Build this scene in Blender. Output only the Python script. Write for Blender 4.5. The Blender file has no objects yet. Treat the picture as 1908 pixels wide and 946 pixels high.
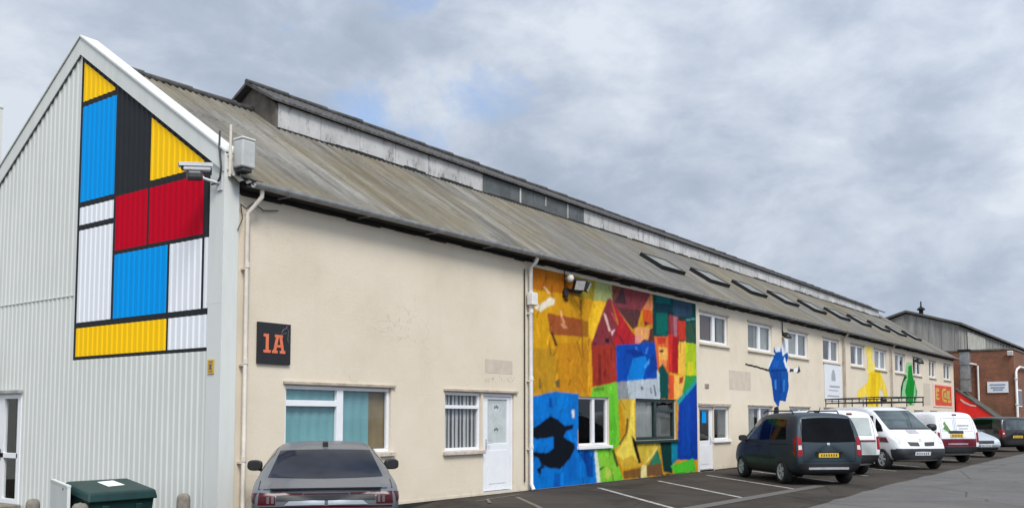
import bpy, bmesh, math, random
import numpy as np
from mathutils import Vector, Matrix
from mathutils.bvhtree import BVHTree
R = math.radians
random.seed(7)
scene = bpy.context.scene
col = scene.collection

# ------------------------------------------------------------------ camera, sky, sun, exposure
cam_data = bpy.data.cameras.new("camera")
cam = bpy.data.objects.new("camera", cam_data)
col.objects.link(cam)
scene.camera = cam
cam_data.sensor_width = 36.0
cam_data.sensor_fit = 'HORIZONTAL'
cam_data.lens = 36.0 * 1724.6 / 1908.0
cam_data.shift_y = (660.5 - 473.0) / 1908.0
cam_data.clip_start = 0.1
cam_data.clip_end = 3000.0
cam.location = (-8.688, -11.908, 1.6)
cam.rotation_euler = (R(90 + 3.898), 0.0, R(36.394 - 90))

SUN_EL, SUN_AZ = 50.0, 238.0            # azimuth as a plain xy angle of the direction towards the sun
sun_data = bpy.data.lights.new("sun", 'SUN')
sun_data.energy = 1.5
sun_data.angle = R(22)
sun_data.color = (1.0, 0.965, 0.91)
sun = bpy.data.objects.new("sun", sun_data)
col.objects.link(sun)
sd = Vector((math.cos(R(SUN_AZ)) * math.cos(R(SUN_EL)), math.sin(R(SUN_AZ)) * math.cos(R(SUN_EL)), math.sin(R(SUN_EL))))
sun.location = sd * 60
sun.rotation_euler = sd.to_track_quat('Z', 'Y').to_euler()

world = bpy.data.worlds.new("World")
scene.world = world
world.use_nodes = True
nt = world.node_tree
for n in list(nt.nodes):
    nt.nodes.remove(n)
def wn(t, **k):
    n = nt.nodes.new(t)
    for a, b in k.items():
        setattr(n, a, b)
    return n
wout = wn('ShaderNodeOutputWorld'); wbg = wn('ShaderNodeBackground')
wbg.inputs['Strength'].default_value = 0.1
nt.links.new(wbg.outputs[0], wout.inputs[0])
skyt = wn('ShaderNodeTexSky', sky_type='NISHITA', sun_disc=False)
skyt.sun_elevation = R(SUN_EL); skyt.sun_rotation = R(90 - SUN_AZ)
tc = wn('ShaderNodeTexCoord')
sep = wn('ShaderNodeSeparateXYZ'); nt.links.new(tc.outputs['Generated'], sep.inputs[0])
def wmath(op, a, b=None, clamp=False):
    n = wn('ShaderNodeMath', operation=op); n.use_clamp = clamp
    for i, v in enumerate((a, b)):
        if v is None: continue
        if isinstance(v, (int, float)): n.inputs[i].default_value = v
        else: nt.links.new(v, n.inputs[i])
    return n.outputs[0]
comb = wn('ShaderNodeCombineXYZ')
nt.links.new(sep.outputs[0], comb.inputs[0]); nt.links.new(sep.outputs[1], comb.inputs[1]); nt.links.new(wmath('MULTIPLY', sep.outputs[2], 1.75), comb.inputs[2])
def wnoise(scale, detail, rough, dist, off):
    m = wn('ShaderNodeMapping'); m.inputs['Location'].default_value = off
    nt.links.new(comb.outputs[0], m.inputs[0])
    n = wn('ShaderNodeTexNoise'); nt.links.new(m.outputs[0], n.inputs['Vector'])
    n.inputs['Scale'].default_value = scale; n.inputs['Detail'].default_value = detail
    n.inputs['Roughness'].default_value = rough; n.inputs['Distortion'].default_value = dist
    return n.outputs[0]
def wramp(fac, stops):
    r = wn('ShaderNodeValToRGB'); nt.links.new(fac, r.inputs[0])
    e = r.color_ramp.elements
    while len(e) > 1: e.remove(e[-1])
    e[0].position, e[0].color = stops[0]
    for p, c in stops[1:]:
        x = e.new(p); x.color = c
    return r.outputs[0]
CS = 4.35
def cc(r, g, b, s=1.0): return (r * CS * s, g * CS * s, b * CS * s, 1)
big = wnoise(3.6, 10, 0.57, 0.25, (3.1, 1.7, 0))
fine = wnoise(8.5, 9, 0.58, 0.3, (9.2, 5.5, 2.0))
mixf = wmath('ADD', wmath('MULTIPLY', big, 0.62), wmath('MULTIPLY', fine, 0.38))
def wdot(v):
    n = wn('ShaderNodeVectorMath', operation='DOT_PRODUCT'); nt.links.new(tc.outputs['Generated'], n.inputs[0]); n.inputs[1].default_value = v; return n.outputs['Value']
mixf = wmath('ADD', mixf, wmath('MULTIPLY', wdot((-.593, .805, 0.0)), 0.055))       # cloud thins towards the north-west
cloud = wramp(mixf, [(0.36, cc(.44, .525, .65)), (0.45, cc(.53, .615, .75)), (0.52, cc(.66, .735, .86)), (0.61, cc(.83, .905, 1.0))])
gapd = wmath('MULTIPLY', wmath('SUBTRACT', wdot(Vector((.825, .762, .415)).normalized()), 0.990), 16.0)   # one small break in the cloud
gap = wramp(wmath('ADD', wnoise(6.5, 7, 0.6, 0.4, (1.3, 7.9, 4.0)), gapd), [(0.60, (0, 0, 0, 1)), (0.76, (.85, .85, .85, 1))])
blue = wn('ShaderNodeMix', data_type='RGBA', blend_type='MIX'); blue.inputs[0].default_value = 0.5
nt.links.new(skyt.outputs[0], blue.inputs[6]); blue.inputs[7].default_value = cc(.42, .58, .92)
wm = wn('ShaderNodeMix', data_type='RGBA')
nt.links.new(gap, wm.inputs[0]); nt.links.new(cloud, wm.inputs[6]); nt.links.new(blue.outputs[2], wm.inputs[7])
# clouds are lit more strongly towards the hidden sun
dotn = wn('ShaderNodeVectorMath', operation='DOT_PRODUCT')
nt.links.new(tc.outputs['Generated'], dotn.inputs[0]); dotn.inputs[1].default_value = sd
sunside = wmath('ADD', wmath('MULTIPLY', wmath('POWER', wmath('MAXIMUM', wmath('ADD', wmath('MULTIPLY', dotn.outputs['Value'], 0.5), 0.5), 0.0), 2.0), 1.1), 0.86)
wsc = wn('ShaderNodeVectorMath', operation='SCALE')
nt.links.new(wm.outputs[2], wsc.inputs[0]); nt.links.new(sunside, wsc.inputs['Scale'])
nt.links.new(wsc.outputs[0], wbg.inputs['Color'])

scene.view_settings.view_transform = 'Standard'
scene.view_settings.look = 'None'
scene.view_settings.exposure = 1.02
scene.view_settings.gamma = 1.0
scene.render.engine = 'CYCLES'
scene.cycles.max_bounces = 6

# ------------------------------------------------------------------ materials
def lin(r, g, b):
    def f(c):
        c /= 255.0
        return c / 12.92 if c <= 0.04045 else ((c + 0.055) / 1.055) ** 2.4
    return (f(r), f(g), f(b), 1.0)
def new_mat(name):
    m = bpy.data.materials.new(name); m.use_nodes = True
    t = m.node_tree; b = t.nodes['Principled BSDF']
    return m, t, b
def tex_coord(t, scale=(1, 1, 1), rot=(0, 0, 0)):
    c = t.nodes.new('ShaderNodeTexCoord'); m = t.nodes.new('ShaderNodeMapping')
    m.inputs['Scale'].default_value = scale; m.inputs['Rotation'].default_value = rot
    t.links.new(c.outputs['Object'], m.inputs[0]); return m.outputs[0]
def noise(t, vec, scale, detail=5, rough=0.6, dist=0.0):
    n = t.nodes.new('ShaderNodeTexNoise')
    n.inputs['Scale'].default_value = scale; n.inputs['Detail'].default_value = detail
    n.inputs['Roughness'].default_value = rough; n.inputs['Distortion'].default_value = dist
    t.links.new(vec, n.inputs['Vector']); return n.outputs[0]
def ramp(t, fac, stops):
    r = t.nodes.new('ShaderNodeValToRGB'); t.links.new(fac, r.inputs[0]); e = r.color_ramp.elements
    while len(e) > 1: e.remove(e[-1])
    e[0].position, e[0].color = stops[0]
    for p, c in stops[1:]:
        x = e.new(p); x.color = c
    return r.outputs[0]
def mixc(t, fac, a, b, mode='MIX'):
    n = t.nodes.new('ShaderNodeMix'); n.data_type = 'RGBA'; n.blend_type = mode
    for i, v in ((0, fac), (6, a), (7, b)):
        if isinstance(v, (int, float, tuple)): n.inputs[i].default_value = v
        else: t.links.new(v, n.inputs[i])
    return n.outputs[2]
def bump(t, b, h, strength=0.3, dist=0.02):
    n = t.nodes.new('ShaderNodeBump'); n.inputs['Strength'].default_value = strength; n.inputs['Distance'].default_value = dist
    t.links.new(h, n.inputs['Height']); t.links.new(n.outputs[0], b.inputs['Normal'])
def g(v): return (v, v, v, 1)
def plain(name, c, rough=0.5, metal=0.0, var=0.15, scale=6.0, coat=0.0, spec=0.5):
    m, t, b = new_mat(name)
    v = tex_coord(t)
    n = noise(t, v, scale, 5, 0.6)
    k0, k1 = 1 - var, 1 + var
    t.links.new(ramp(t, n, [(0.3, (c[0] * k0, c[1] * k0, c[2] * k0, 1)), (0.7, (min(1, c[0] * k1), min(1, c[1] * k1), min(1, c[2] * k1), 1))]), b.inputs['Base Color'])
    b.inputs['Roughness'].default_value = rough; b.inputs['Metallic'].default_value = metal
    b.inputs['Coat Weight'].default_value = coat; b.inputs['Coat Roughness'].default_value = 0.06
    b.inputs['Specular IOR Level'].default_value = spec
    return m
M = {}
# cream render: patchy paint, faint streaks, fine roughcast
m, t, b = new_mat('cream_render'); v = tex_coord(t); vs = tex_coord(t, (2.2, 2.2, .25))
a1 = ramp(t, noise(t, v, .7, 7, .6), [(.3, (.62, .54, .415, 1)), (.5, (.685, .595, .465, 1)), (.72, (.72, .635, .505, 1))])
st = ramp(t, noise(t, vs, 1.6, 6, .65), [(.54, g(0)), (.80, g(.13))])
a2 = mixc(t, st, a1, (.47, .415, .335, 1))
sp = ramp(t, noise(t, v, 14, 5, .7), [(.60, g(0)), (.74, g(.25))])
t.links.new(mixc(t, sp, a2, (.43, .39, .33, 1)), b.inputs['Base Color'])
b.inputs['Roughness'].default_value = .9
bk = t.nodes.new('ShaderNodeTexBrick'); cx = t.nodes.new('ShaderNodeCombineXYZ'); sx = t.nodes.new('ShaderNodeSeparateXYZ')
t.links.new(v, sx.inputs[0]); t.links.new(sx.outputs[0], cx.inputs[0]); t.links.new(sx.outputs[2], cx.inputs[1]); t.links.new(cx.outputs[0], bk.inputs['Vector'])
bk.inputs['Scale'].default_value = 1; bk.inputs['Brick Width'].default_value = .45; bk.inputs['Row Height'].default_value = .225; bk.inputs['Mortar Size'].default_value = .012; bk.inputs['Mortar Smooth'].default_value = .8
bk.inputs['Color1'].default_value = g(.56); bk.inputs['Color2'].default_value = g(.60); bk.inputs['Mortar'].default_value = g(.47)
hsum = mixc(t, .45, noise(t, v, 30, 6, .7), bk.outputs[0]); hsum = mixc(t, .35, hsum, noise(t, v, 3.2, 6, .65))
bump(t, b, hsum, .45, .03)
crk = t.nodes.new('ShaderNodeTexVoronoi'); crk.feature = 'DISTANCE_TO_EDGE'; crk.inputs['Scale'].default_value = .55
dv = t.nodes.new('ShaderNodeVectorMath'); dv.operation = 'ADD'; t.links.new(v, dv.inputs[0]); nc = t.nodes.new('ShaderNodeTexNoise'); nc.inputs['Scale'].default_value = 2.2; nc.inputs['Detail'].default_value = 6; t.links.new(v, nc.inputs['Vector']); t.links.new(nc.outputs['Color'], dv.inputs[1]); t.links.new(dv.outputs[0], crk.inputs['Vector'])
ck = t.nodes.new('ShaderNodeMath'); ck.operation = 'MULTIPLY'; t.links.new(ramp(t, crk.outputs[0], [(.0, g(.38)), (.005, g(0))]), ck.inputs[0]); t.links.new(ramp(t, noise(t, v, .5, 3), [(.52, g(0)), (.6, g(1))]), ck.inputs[1])
old = b.inputs['Base Color'].links[0].from_socket
c3 = mixc(t, ck.outputs[0], old, (.30, .26, .20, 1))
spl = t.nodes.new('ShaderNodeMath'); spl.operation = 'MULTIPLY_ADD'; spl.inputs[1].default_value = -1.6; t.links.new(sx.outputs[2], spl.inputs[0]); t.links.new(noise(t, tex_coord(t, (1.5, 1.5, .5)), 3, 6, .7), spl.inputs[2])
t.links.new(mixc(t, ramp(t, spl.outputs[0], [(.30, g(0)), (.62, g(.45))]), c3, (.36, .32, .25, 1)), b.inputs['Base Color'])
M['cream'] = m
M['cream_dark'] = plain('old_paint_patch', (.55, .475, .38), .9, 0, .12, 5)
# white coated steel cladding
def clad(name, c, dirt=.16, sp=.3):
    m, t, b = new_mat(name); v = tex_coord(t, (1, 1, .12)); w = tex_coord(t)
    s = ramp(t, noise(t, v, 5, 6, .7), [(.45, g(0)), (.8, g(dirt * 2))])
    s2 = ramp(t, noise(t, w, .6, 5, .6), [(.35, g(0)), (.75, g(dirt * 1.5))])
    c1 = mixc(t, s, c, (c[0] * .66, c[1] * .68, c[2] * .64, 1))
    t.links.new(mixc(t, s2, c1, (c[0] * .80, c[1] * .82, c[2] * .78, 1)), b.inputs['Base Color'])
    b.inputs['Roughness'].default_value = .6; b.inputs['Specular IOR Level'].default_value = sp; return m
M['clad'] = clad('cladding_grey_white', (.635, .65, .61, 1))
M['trim'] = clad('flashing_white', (.66, .67, .635, 1), .2)
M['c_blue'] = clad('cladding_blue', (.0, .29, .74, 1), .05, .08)
M['c_yellow'] = clad('cladding_yellow', (.95, .56, .006, 1), .06, .1)
M['c_red'] = clad('cladding_red', (.50, .001, .018, 1), .05, .06)
M['c_black'] = clad('cladding_black', (.020, .022, .025, 1), .05, .15)
M['c_white'] = clad('cladding_white', (.77, .785, .81, 1), .07)
# fibre cement roof with lichen streaks running down the slope
m, t, b = new_mat('fibre_cement_roof'); v = tex_coord(t, (2.2, .22, .22)); w = tex_coord(t)
s1 = noise(t, v, 1.2, 9, .74); s2 = noise(t, w, .28, 6, .6, .4); s3 = noise(t, w, 3.0, 7, .7)
base = ramp(t, s1, [(.30, (.055, .050, .043, 1)), (.44, (.115, .107, .092, 1)), (.56, (.185, .176, .155, 1)), (.72, (.30, .29, .26, 1))])
lich = ramp(t, s2, [(.40, g(0)), (.58, g(.8))])
base2 = mixc(t, lich, base, mixc(t, .5, base, (.155, .115, .04, 1)))
gry = ramp(t, noise(t, w, .19, 5, .6), [(.47, g(0)), (.60, g(.85))])
base3 = mixc(t, gry, base2, mixc(t, .6, base, (.115, .115, .117, 1)))
spk = ramp(t, s3, [(.57, g(0)), (.68, g(.6))])
t.links.new(mixc(t, spk, base3, (.08, .075, .065, 1)), b.inputs['Base Color'])
b.inputs['Roughness'].default_value = .95; bump(t, b, s3, .4, .02); M['roof'] = m
M['monitor_roof'] = plain('monitor_sheeting', (.065, .062, .06), .9, 0, .5, 5)
m, t, b = new_mat('monitor_white_panel'); v = tex_coord(t); vs = tex_coord(t, (1.4, 1.4, .5))
k = ramp(t, noise(t, vs, 3.2, 9, .8), [(.53, g(0)), (.58, g(.45)), (.68, g(1))])
k2 = ramp(t, noise(t, v, 1.1, 6, .6), [(.3, (.36, .355, .34, 1)), (.7, (.60, .59, .58, 1))])
t.links.new(mixc(t, k, k2, (.13, .125, .115, 1)), b.inputs['Base Color']); b.inputs['Roughness'].default_value = .85; M['monitor_white'] = m
M['monitor_grey'] = plain('monitor_grey_glazing', (.085, .092, .09), .5, 0, .3, 3)
M['monitor_end'] = plain('monitor_end_board', (.12, .105, .085), .9, 0, .4, 3)
M['gutter'] = plain('gutter_grey', (.32, .32, .315), .55, 0, .3, 5)
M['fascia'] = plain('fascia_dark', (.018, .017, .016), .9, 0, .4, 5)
M['pipe_cream'] = plain('downpipe_cream', (.62, .56, .48), .5, 0, .12, 6)
M['pipe_white'] = plain('downpipe_white', (.72, .70, .67), .45, 0, .1, 6)
M['upvc'] = plain('white_upvc', (.78, .785, .80), .3, 0, .04, 4)
M['sill'] = plain('stone_sill', (.50, .44, .38), .85, 0, .3, 8)
M['lintel'] = plain('lintel_drip', (.42, .36, .29), .85, 0, .25, 5)
M['darkframe'] = plain('dark_green_frame', (.012, .03, .028), .45, 0, .2, 5)
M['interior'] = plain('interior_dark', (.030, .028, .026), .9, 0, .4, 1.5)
M['teal_blind'] = plain('teal_blind', (.185, .37, .405), .8, 0, .10, 1.6)
M['brown_board'] = plain('brown_board', (.24, .175, .10), .8, 0, .15, 3)
M['grey_blind'] = plain('grey_curtain', (.14, .143, .137), .85, 0, .3, 2.2)
M['pale_blind'] = plain('pale_curtain', (.25, .257, .25), .85, 0, .2, 2.5)
M['maroon_blind'] = plain('maroon_curtain', (.05, .022, .018), .9, 0, .3, 2.5)
def glass_mat(name, tint, refl=1.0, rough=0.02):
    m, t, b = new_mat(name); t.nodes.remove(b); out = t.nodes['Material Output']
    tr = t.nodes.new('ShaderNodeBsdfTransparent'); tr.inputs[0].default_value = tint
    gl = t.nodes.new('ShaderNodeBsdfGlossy'); gl.inputs['Roughness'].default_value = rough; gl.inputs[0].default_value = (.9 * refl, .9 * refl, .9 * refl, 1)
    lw = t.nodes.new('ShaderNodeLayerWeight'); lw.inputs[0].default_value = .5
    pw = t.nodes.new('ShaderNodeMath'); pw.operation = 'POWER'; pw.inputs[1].default_value = 4.2; t.links.new(lw.outputs['Facing'], pw.inputs[0])
    fr = t.nodes.new('ShaderNodeMath'); fr.operation = 'MULTIPLY_ADD'; fr.inputs[1].default_value = .9; fr.inputs[2].default_value = .045; t.links.new(pw.outputs[0], fr.inputs[0])
    v = tex_coord(t); bp = t.nodes.new('ShaderNodeBump'); bp.inputs['Strength'].default_value = .05; bp.inputs['Distance'].default_value = .02
    t.links.new(noise(t, v, 1.2, 2, .5), bp.inputs['Height']); t.links.new(bp.outputs[0], gl.inputs['Normal'])
    mx = t.nodes.new('ShaderNodeMixShader'); t.links.new(fr.outputs[0], mx.inputs[0]); t.links.new(tr.outputs[0], mx.inputs[1]); t.links.new(gl.outputs[0], mx.inputs[2])
    t.links.new(mx.outputs[0], out.inputs[0]); return m
M['glass'] = glass_mat('window_glass', (.90, .93, .92, 1))
M['glass_frost'] = plain('frosted_glass', (.50, .54, .53), .25, 0, .15, 6)
# vertical strip blinds
m, t, b = new_mat('vertical_slats'); v = tex_coord(t)
wv = t.nodes.new('ShaderNodeTexWave'); wv.wave_type = 'BANDS'; wv.bands_direction = 'X'; wv.inputs['Scale'].default_value = 2.6; wv.inputs['Distortion'].default_value = .4
t.links.new(v, wv.inputs['Vector'])
t.links.new(ramp(t, wv.outputs[1], [(.25, (.07, .065, .07, 1)), (.6, (.50, .49, .50, 1))]), b.inputs['Base Color']); b.inputs['Roughness'].default_value = .7; M['slats'] = m
# painted mural: colour comes from the paint stored on the mesh, broken up by brush marks
def paint(name, streak=.17):
    m, t, b = new_mat(name); a = t.nodes.new('ShaderNodeAttribute'); a.attribute_name = 'paint'
    v = tex_coord(t, (1.0, 1.0, .35)); w = tex_coord(t, (1, 1, 1), (0, R(25), 0))
    n1 = ramp(t, noise(t, v, 2.6, 8, .72), [(.28, g(1 - streak * 1.6)), (.5, g(1)), (.75, g(1 + streak))])
    n2 = ramp(t, noise(t, w, 7, 6, .65), [(.3, g(1 - streak)), (.7, g(1 + streak * .5))])
    c1 = mixc(t, 1.0, a.outputs['Color'], n1, 'MULTIPLY')
    t.links.new(mixc(t, 1.0, c1, n2, 'MULTIPLY'), b.inputs['Base Color'])
    b.inputs['Roughness'].default_value = .75; b.inputs['Specular IOR Level'].default_value = .12; bump(t, b, noise(t, tex_coord(t), 24, 6, .7), .2, .015); return m
M['mural'] = paint('mural_paint'); M['figure_paint'] = paint('figure_paint', .16)
# tarmac
def tarmac(name, lo, hi, warm):
    m, t, b = new_mat(name); v = tex_coord(t)
    n1 = noise(t, v, .45, 9, .72, .6); n2 = noise(t, v, 45, 4, .7); n3 = noise(t, v, 2.3, 6, .7)
    c = ramp(t, n1, [(.32, (lo * warm[0], lo * warm[1], lo * warm[2], 1)), (.68, (hi * warm[0], hi * warm[1], hi * warm[2], 1))])
    c = mixc(t, ramp(t, n2, [(.35, g(.5)), (.62, g(0))]), c, (.014, .013, .012, 1))
    c = mixc(t, ramp(t, n3, [(.58, g(0)), (.75, g(.45))]), c, (lo * .55, lo * .52, lo * .48, 1))
    vo = t.nodes.new('ShaderNodeTexVoronoi'); vo.feature = 'DISTANCE_TO_EDGE'; vo.inputs['Scale'].default_value = .33
    t.links.new(v, vo.inputs['Vector'])
    c = mixc(t, ramp(t, vo.outputs[0], [(.0, g(.6)), (.012, g(0))]), c, (.02, .02, .02, 1))
    t.links.new(c, b.inputs['Base Color']); b.inputs['Roughness'].default_value = .95; b.inputs['Specular IOR Level'].default_value = .12
    bump(t, b, n2, .5, .01); return m
M['parking'] = tarmac('old_tarmac', .030, .080, (1.16, .98, .82))
M['road'] = tarmac('road_tarmac', .13, .18, (1.04, 1.0, .95))
def worn(name, c):
    m, t, b = new_mat(name); v = tex_coord(t)
    k = ramp(t, noise(t, v, 6, 7, .75), [(.40, g(.9)), (.62, g(.1))])
    t.links.new(mixc(t, k, (.11, .10, .09, 1), c), b.inputs['Base Color']); b.inputs['Roughness'].default_value = .8; return m
M['line_white'] = worn('worn_white_line', (.52, .50, .47, 1)); M['line_yellow'] = worn('worn_yellow_line', (.17, .14, .065, 1)); M['line_faint'] = worn('faint_line', (.10, .09, .08, 1))
# brick
m, t, b = new_mat('red_brown_brick'); c_ = t.nodes.new('ShaderNodeTexCoord'); s_ = t.nodes.new('ShaderNodeSeparateXYZ'); cb = t.nodes.new('ShaderNodeCombineXYZ')
t.links.new(c_.outputs['Object'], s_.inputs[0])
ad = t.nodes.new('ShaderNodeMath'); ad.operation = 'ADD'; t.links.new(s_.outputs[0], ad.inputs[0]); t.links.new(s_.outputs[1], ad.inputs[1])
t.links.new(ad.outputs[0], cb.inputs[0]); t.links.new(s_.outputs[2], cb.inputs[1])
br = t.nodes.new('ShaderNodeTexBrick'); br.inputs['Scale'].default_value = 1; br.inputs['Brick Width'].default_value = .23; br.inputs['Row Height'].default_value = .078; br.inputs['Mortar Size'].default_value = .010
br.inputs['Color1'].default_value = (.27, .085, .035, 1); br.inputs['Color2'].default_value = (.17, .058, .028, 1); br.inputs['Mortar'].default_value = (.20, .13, .09, 1)
t.links.new(cb.outputs[0], br.inputs['Vector'])
w = tex_coord(t); t.links.new(mixc(t, ramp(t, noise(t, w, .9, 7, .7), [(.42, g(0)), (.7, g(.6))]), br.outputs[0], (.06, .036, .026, 1)), b.inputs['Base Color'])
b.inputs['Roughness'].default_value = .9; M['brick'] = m
m, t, b = new_mat('weathered_grey_sheet'); v = tex_coord(t, (1.3, 1.3, .14))
t.links.new(ramp(t, noise(t, v, 1.4, 8, .7), [(.3, (.13, .127, .115, 1)), (.5, (.25, .245, .225, 1)), (.75, (.40, .39, .36, 1))]), b.inputs['Base Color']); b.inputs['Roughness'].default_value = .9; M['greysheet'] = m
M['pale_panel'] = plain('pale_panel', (.40, .40, .34), .85, 0, .25, 1.5)
M['shed_roof'] = plain('shed_roof', (.095, .09, .08), .9, 0, .45, 1.2)
M['moss_roof'] = plain('mossy_sheet', (.075, .08, .066), .9, 0, .4, 2)
M['redwall'] = plain('red_painted_boards', (.66, .012, .006), .5, 0, .22, 2)
M['pinkish'] = plain('pale_strip', (.62, .40, .36), .6)
M['steel'] = plain('galvanised_flue', (.30, .305, .31), .4, .6, .35, 1.6)
M['black'] = plain('black_plastic', (.013, .013, .014), .5, 0, .2, 8)
M['blackmatt'] = plain('black_matt', (.010, .010, .011), .9, 0, .2, 8)
M['rubber'] = plain('tyre_rubber', (.017, .017, .018), .85, 0, .25, 9)
M['alloy'] = plain('alloy_silver', (.50, .51, .53), .35, .3, .12, 9)
M['chrome'] = plain('chrome', (.75, .75, .75), .12, 1, .05)
M['signblack'] = plain('sign_black', (.011, .011, .013), .4, 0, .2, 6)
M['signorange'] = plain('sign_orange', (.70, .17, .075), .5, 0, .12, 14)
M['signgrey'] = plain('sign_grey_mark', (.10, .11, .125), .6, 0, .2, 9)
M['signwhite'] = plain('sign_white', (.70, .71, .73), .5, 0, .05, 3)
M['signtext'] = plain('sign_faded_text', (.34, .35, .38), .7, 0, .2, 9)
M['signblue'] = plain('sign_blue_text', (.25, .31, .42), .7, 0, .2, 9)
M['hazard'] = plain('hazard_yellow', (.60, .36, .03), .5, 0, .15, 9)
M['camwhite'] = plain('camera_housing', (.56, .57, .58), .4, 0, .12, 7)
M['camdark'] = plain('camera_dark', (.035, .035, .035), .4, 0, .2, 7)
M['boxgrey'] = plain('junction_box_grey', (.47, .48, .46), .5, 0, .12, 5)
M['bin'] = plain('dark_green_plastic', (.004, .032, .029), .45, 0, .3, 5)
M['paper'] = plain('paper_notice', (.80, .82, .84), .7, 0, .04, 4)
M['stone'] = plain('bollard_concrete', (.20, .175, .14), .95, 0, .35, 13)
M['banner_red'] = plain('banner_red', (.60, .07, .022), .7, 0, .3, 5)
M['banner_yellow'] = plain('banner_yellow', (.62, .36, .07), .7, 0, .3, 7)
M['banner_green'] = plain('banner_olive', (.42, .38, .08), .7, 0, .3, 7)
M['banner_border'] = plain('banner_border', (.78, .52, .45), .7, 0, .1, 5)
# car paints
def carpaint(name, c, metal=.5, rough=.32):
    m = plain(name, c, rough, metal, .06, 2.5, .45); return m
M['p_silver'] = plain('paint_mid_grey', (.105, .114, .130), .38, .0, .06, 2.5, .25); M['p_teal'] = plain('paint_slate', (.025, .041, .053), .5, .2, .06, 2.5, .08)
M['p_white'] = carpaint('paint_white', (.76, .77, .79), 0, .35); M['p_light'] = carpaint('paint_pale_silver', (.50, .54, .58), .5)
M['p_dark'] = carpaint('paint_charcoal', (.018, .019, .020), .4); M['p_burg'] = carpaint('paint_burgundy', (.14, .008, .022), .1, .35)
m = glass_mat('car_glass', (.10, .12, .13, 1)); M['carglass'] = m
m, t, b = new_mat('dark_car_glass'); b.inputs['Roughness'].default_value = .06; b.inputs['Specular IOR Level'].default_value = .08
t.links.new(ramp(t, noise(t, tex_coord(t), 1.2, 3), [(.3, (.003, .003, .004, 1)), (.7, (.006, .007, .009, 1))]), b.inputs['Base Color']); M['tint'] = m
m, t, b = new_mat('blue_tinted_glass'); b.inputs['Roughness'].default_value = .07; b.inputs['Specular IOR Level'].default_value = .03
t.links.new(ramp(t, noise(t, tex_coord(t), 1.2, 3), [(.3, (.014, .018, .027, 1)), (.7, (.030, .036, .052, 1))]), b.inputs['Base Color']); M['bluetint'] = m
m, t, b = new_mat('screen_glass'); b.inputs['Roughness'].default_value = .05; b.inputs['Specular IOR Level'].default_value = .4
t.links.new(ramp(t, noise(t, tex_coord(t), 1.5, 3), [(.3, (.03, .04, .046, 1)), (.7, (.10, .13, .14, 1))]), b.inputs['Base Color']); M['screen'] = m
M['lamp_red'] = plain('lamp_red', (.26, .004, .010), .2, 0, .2, 9, .15, .3); M['lamp_dkred'] = plain('lamp_dark_red', (.060, .002, .006), .25, 0, .2, 9, .1, .25)
M['lamp_clear'] = plain('lamp_clear', (.62, .60, .58), .1, .2, .15, 12, .8)
M['plate_y'] = plain('plate_yellow', (.68, .44, .03), .4, 0, .06, 9); M['plate_w'] = plain('plate_white', (.70, .71, .72), .4, 0, .06, 9)
M['plate_ink'] = plain('plate_marks', (.03, .03, .03), .6)

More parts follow.
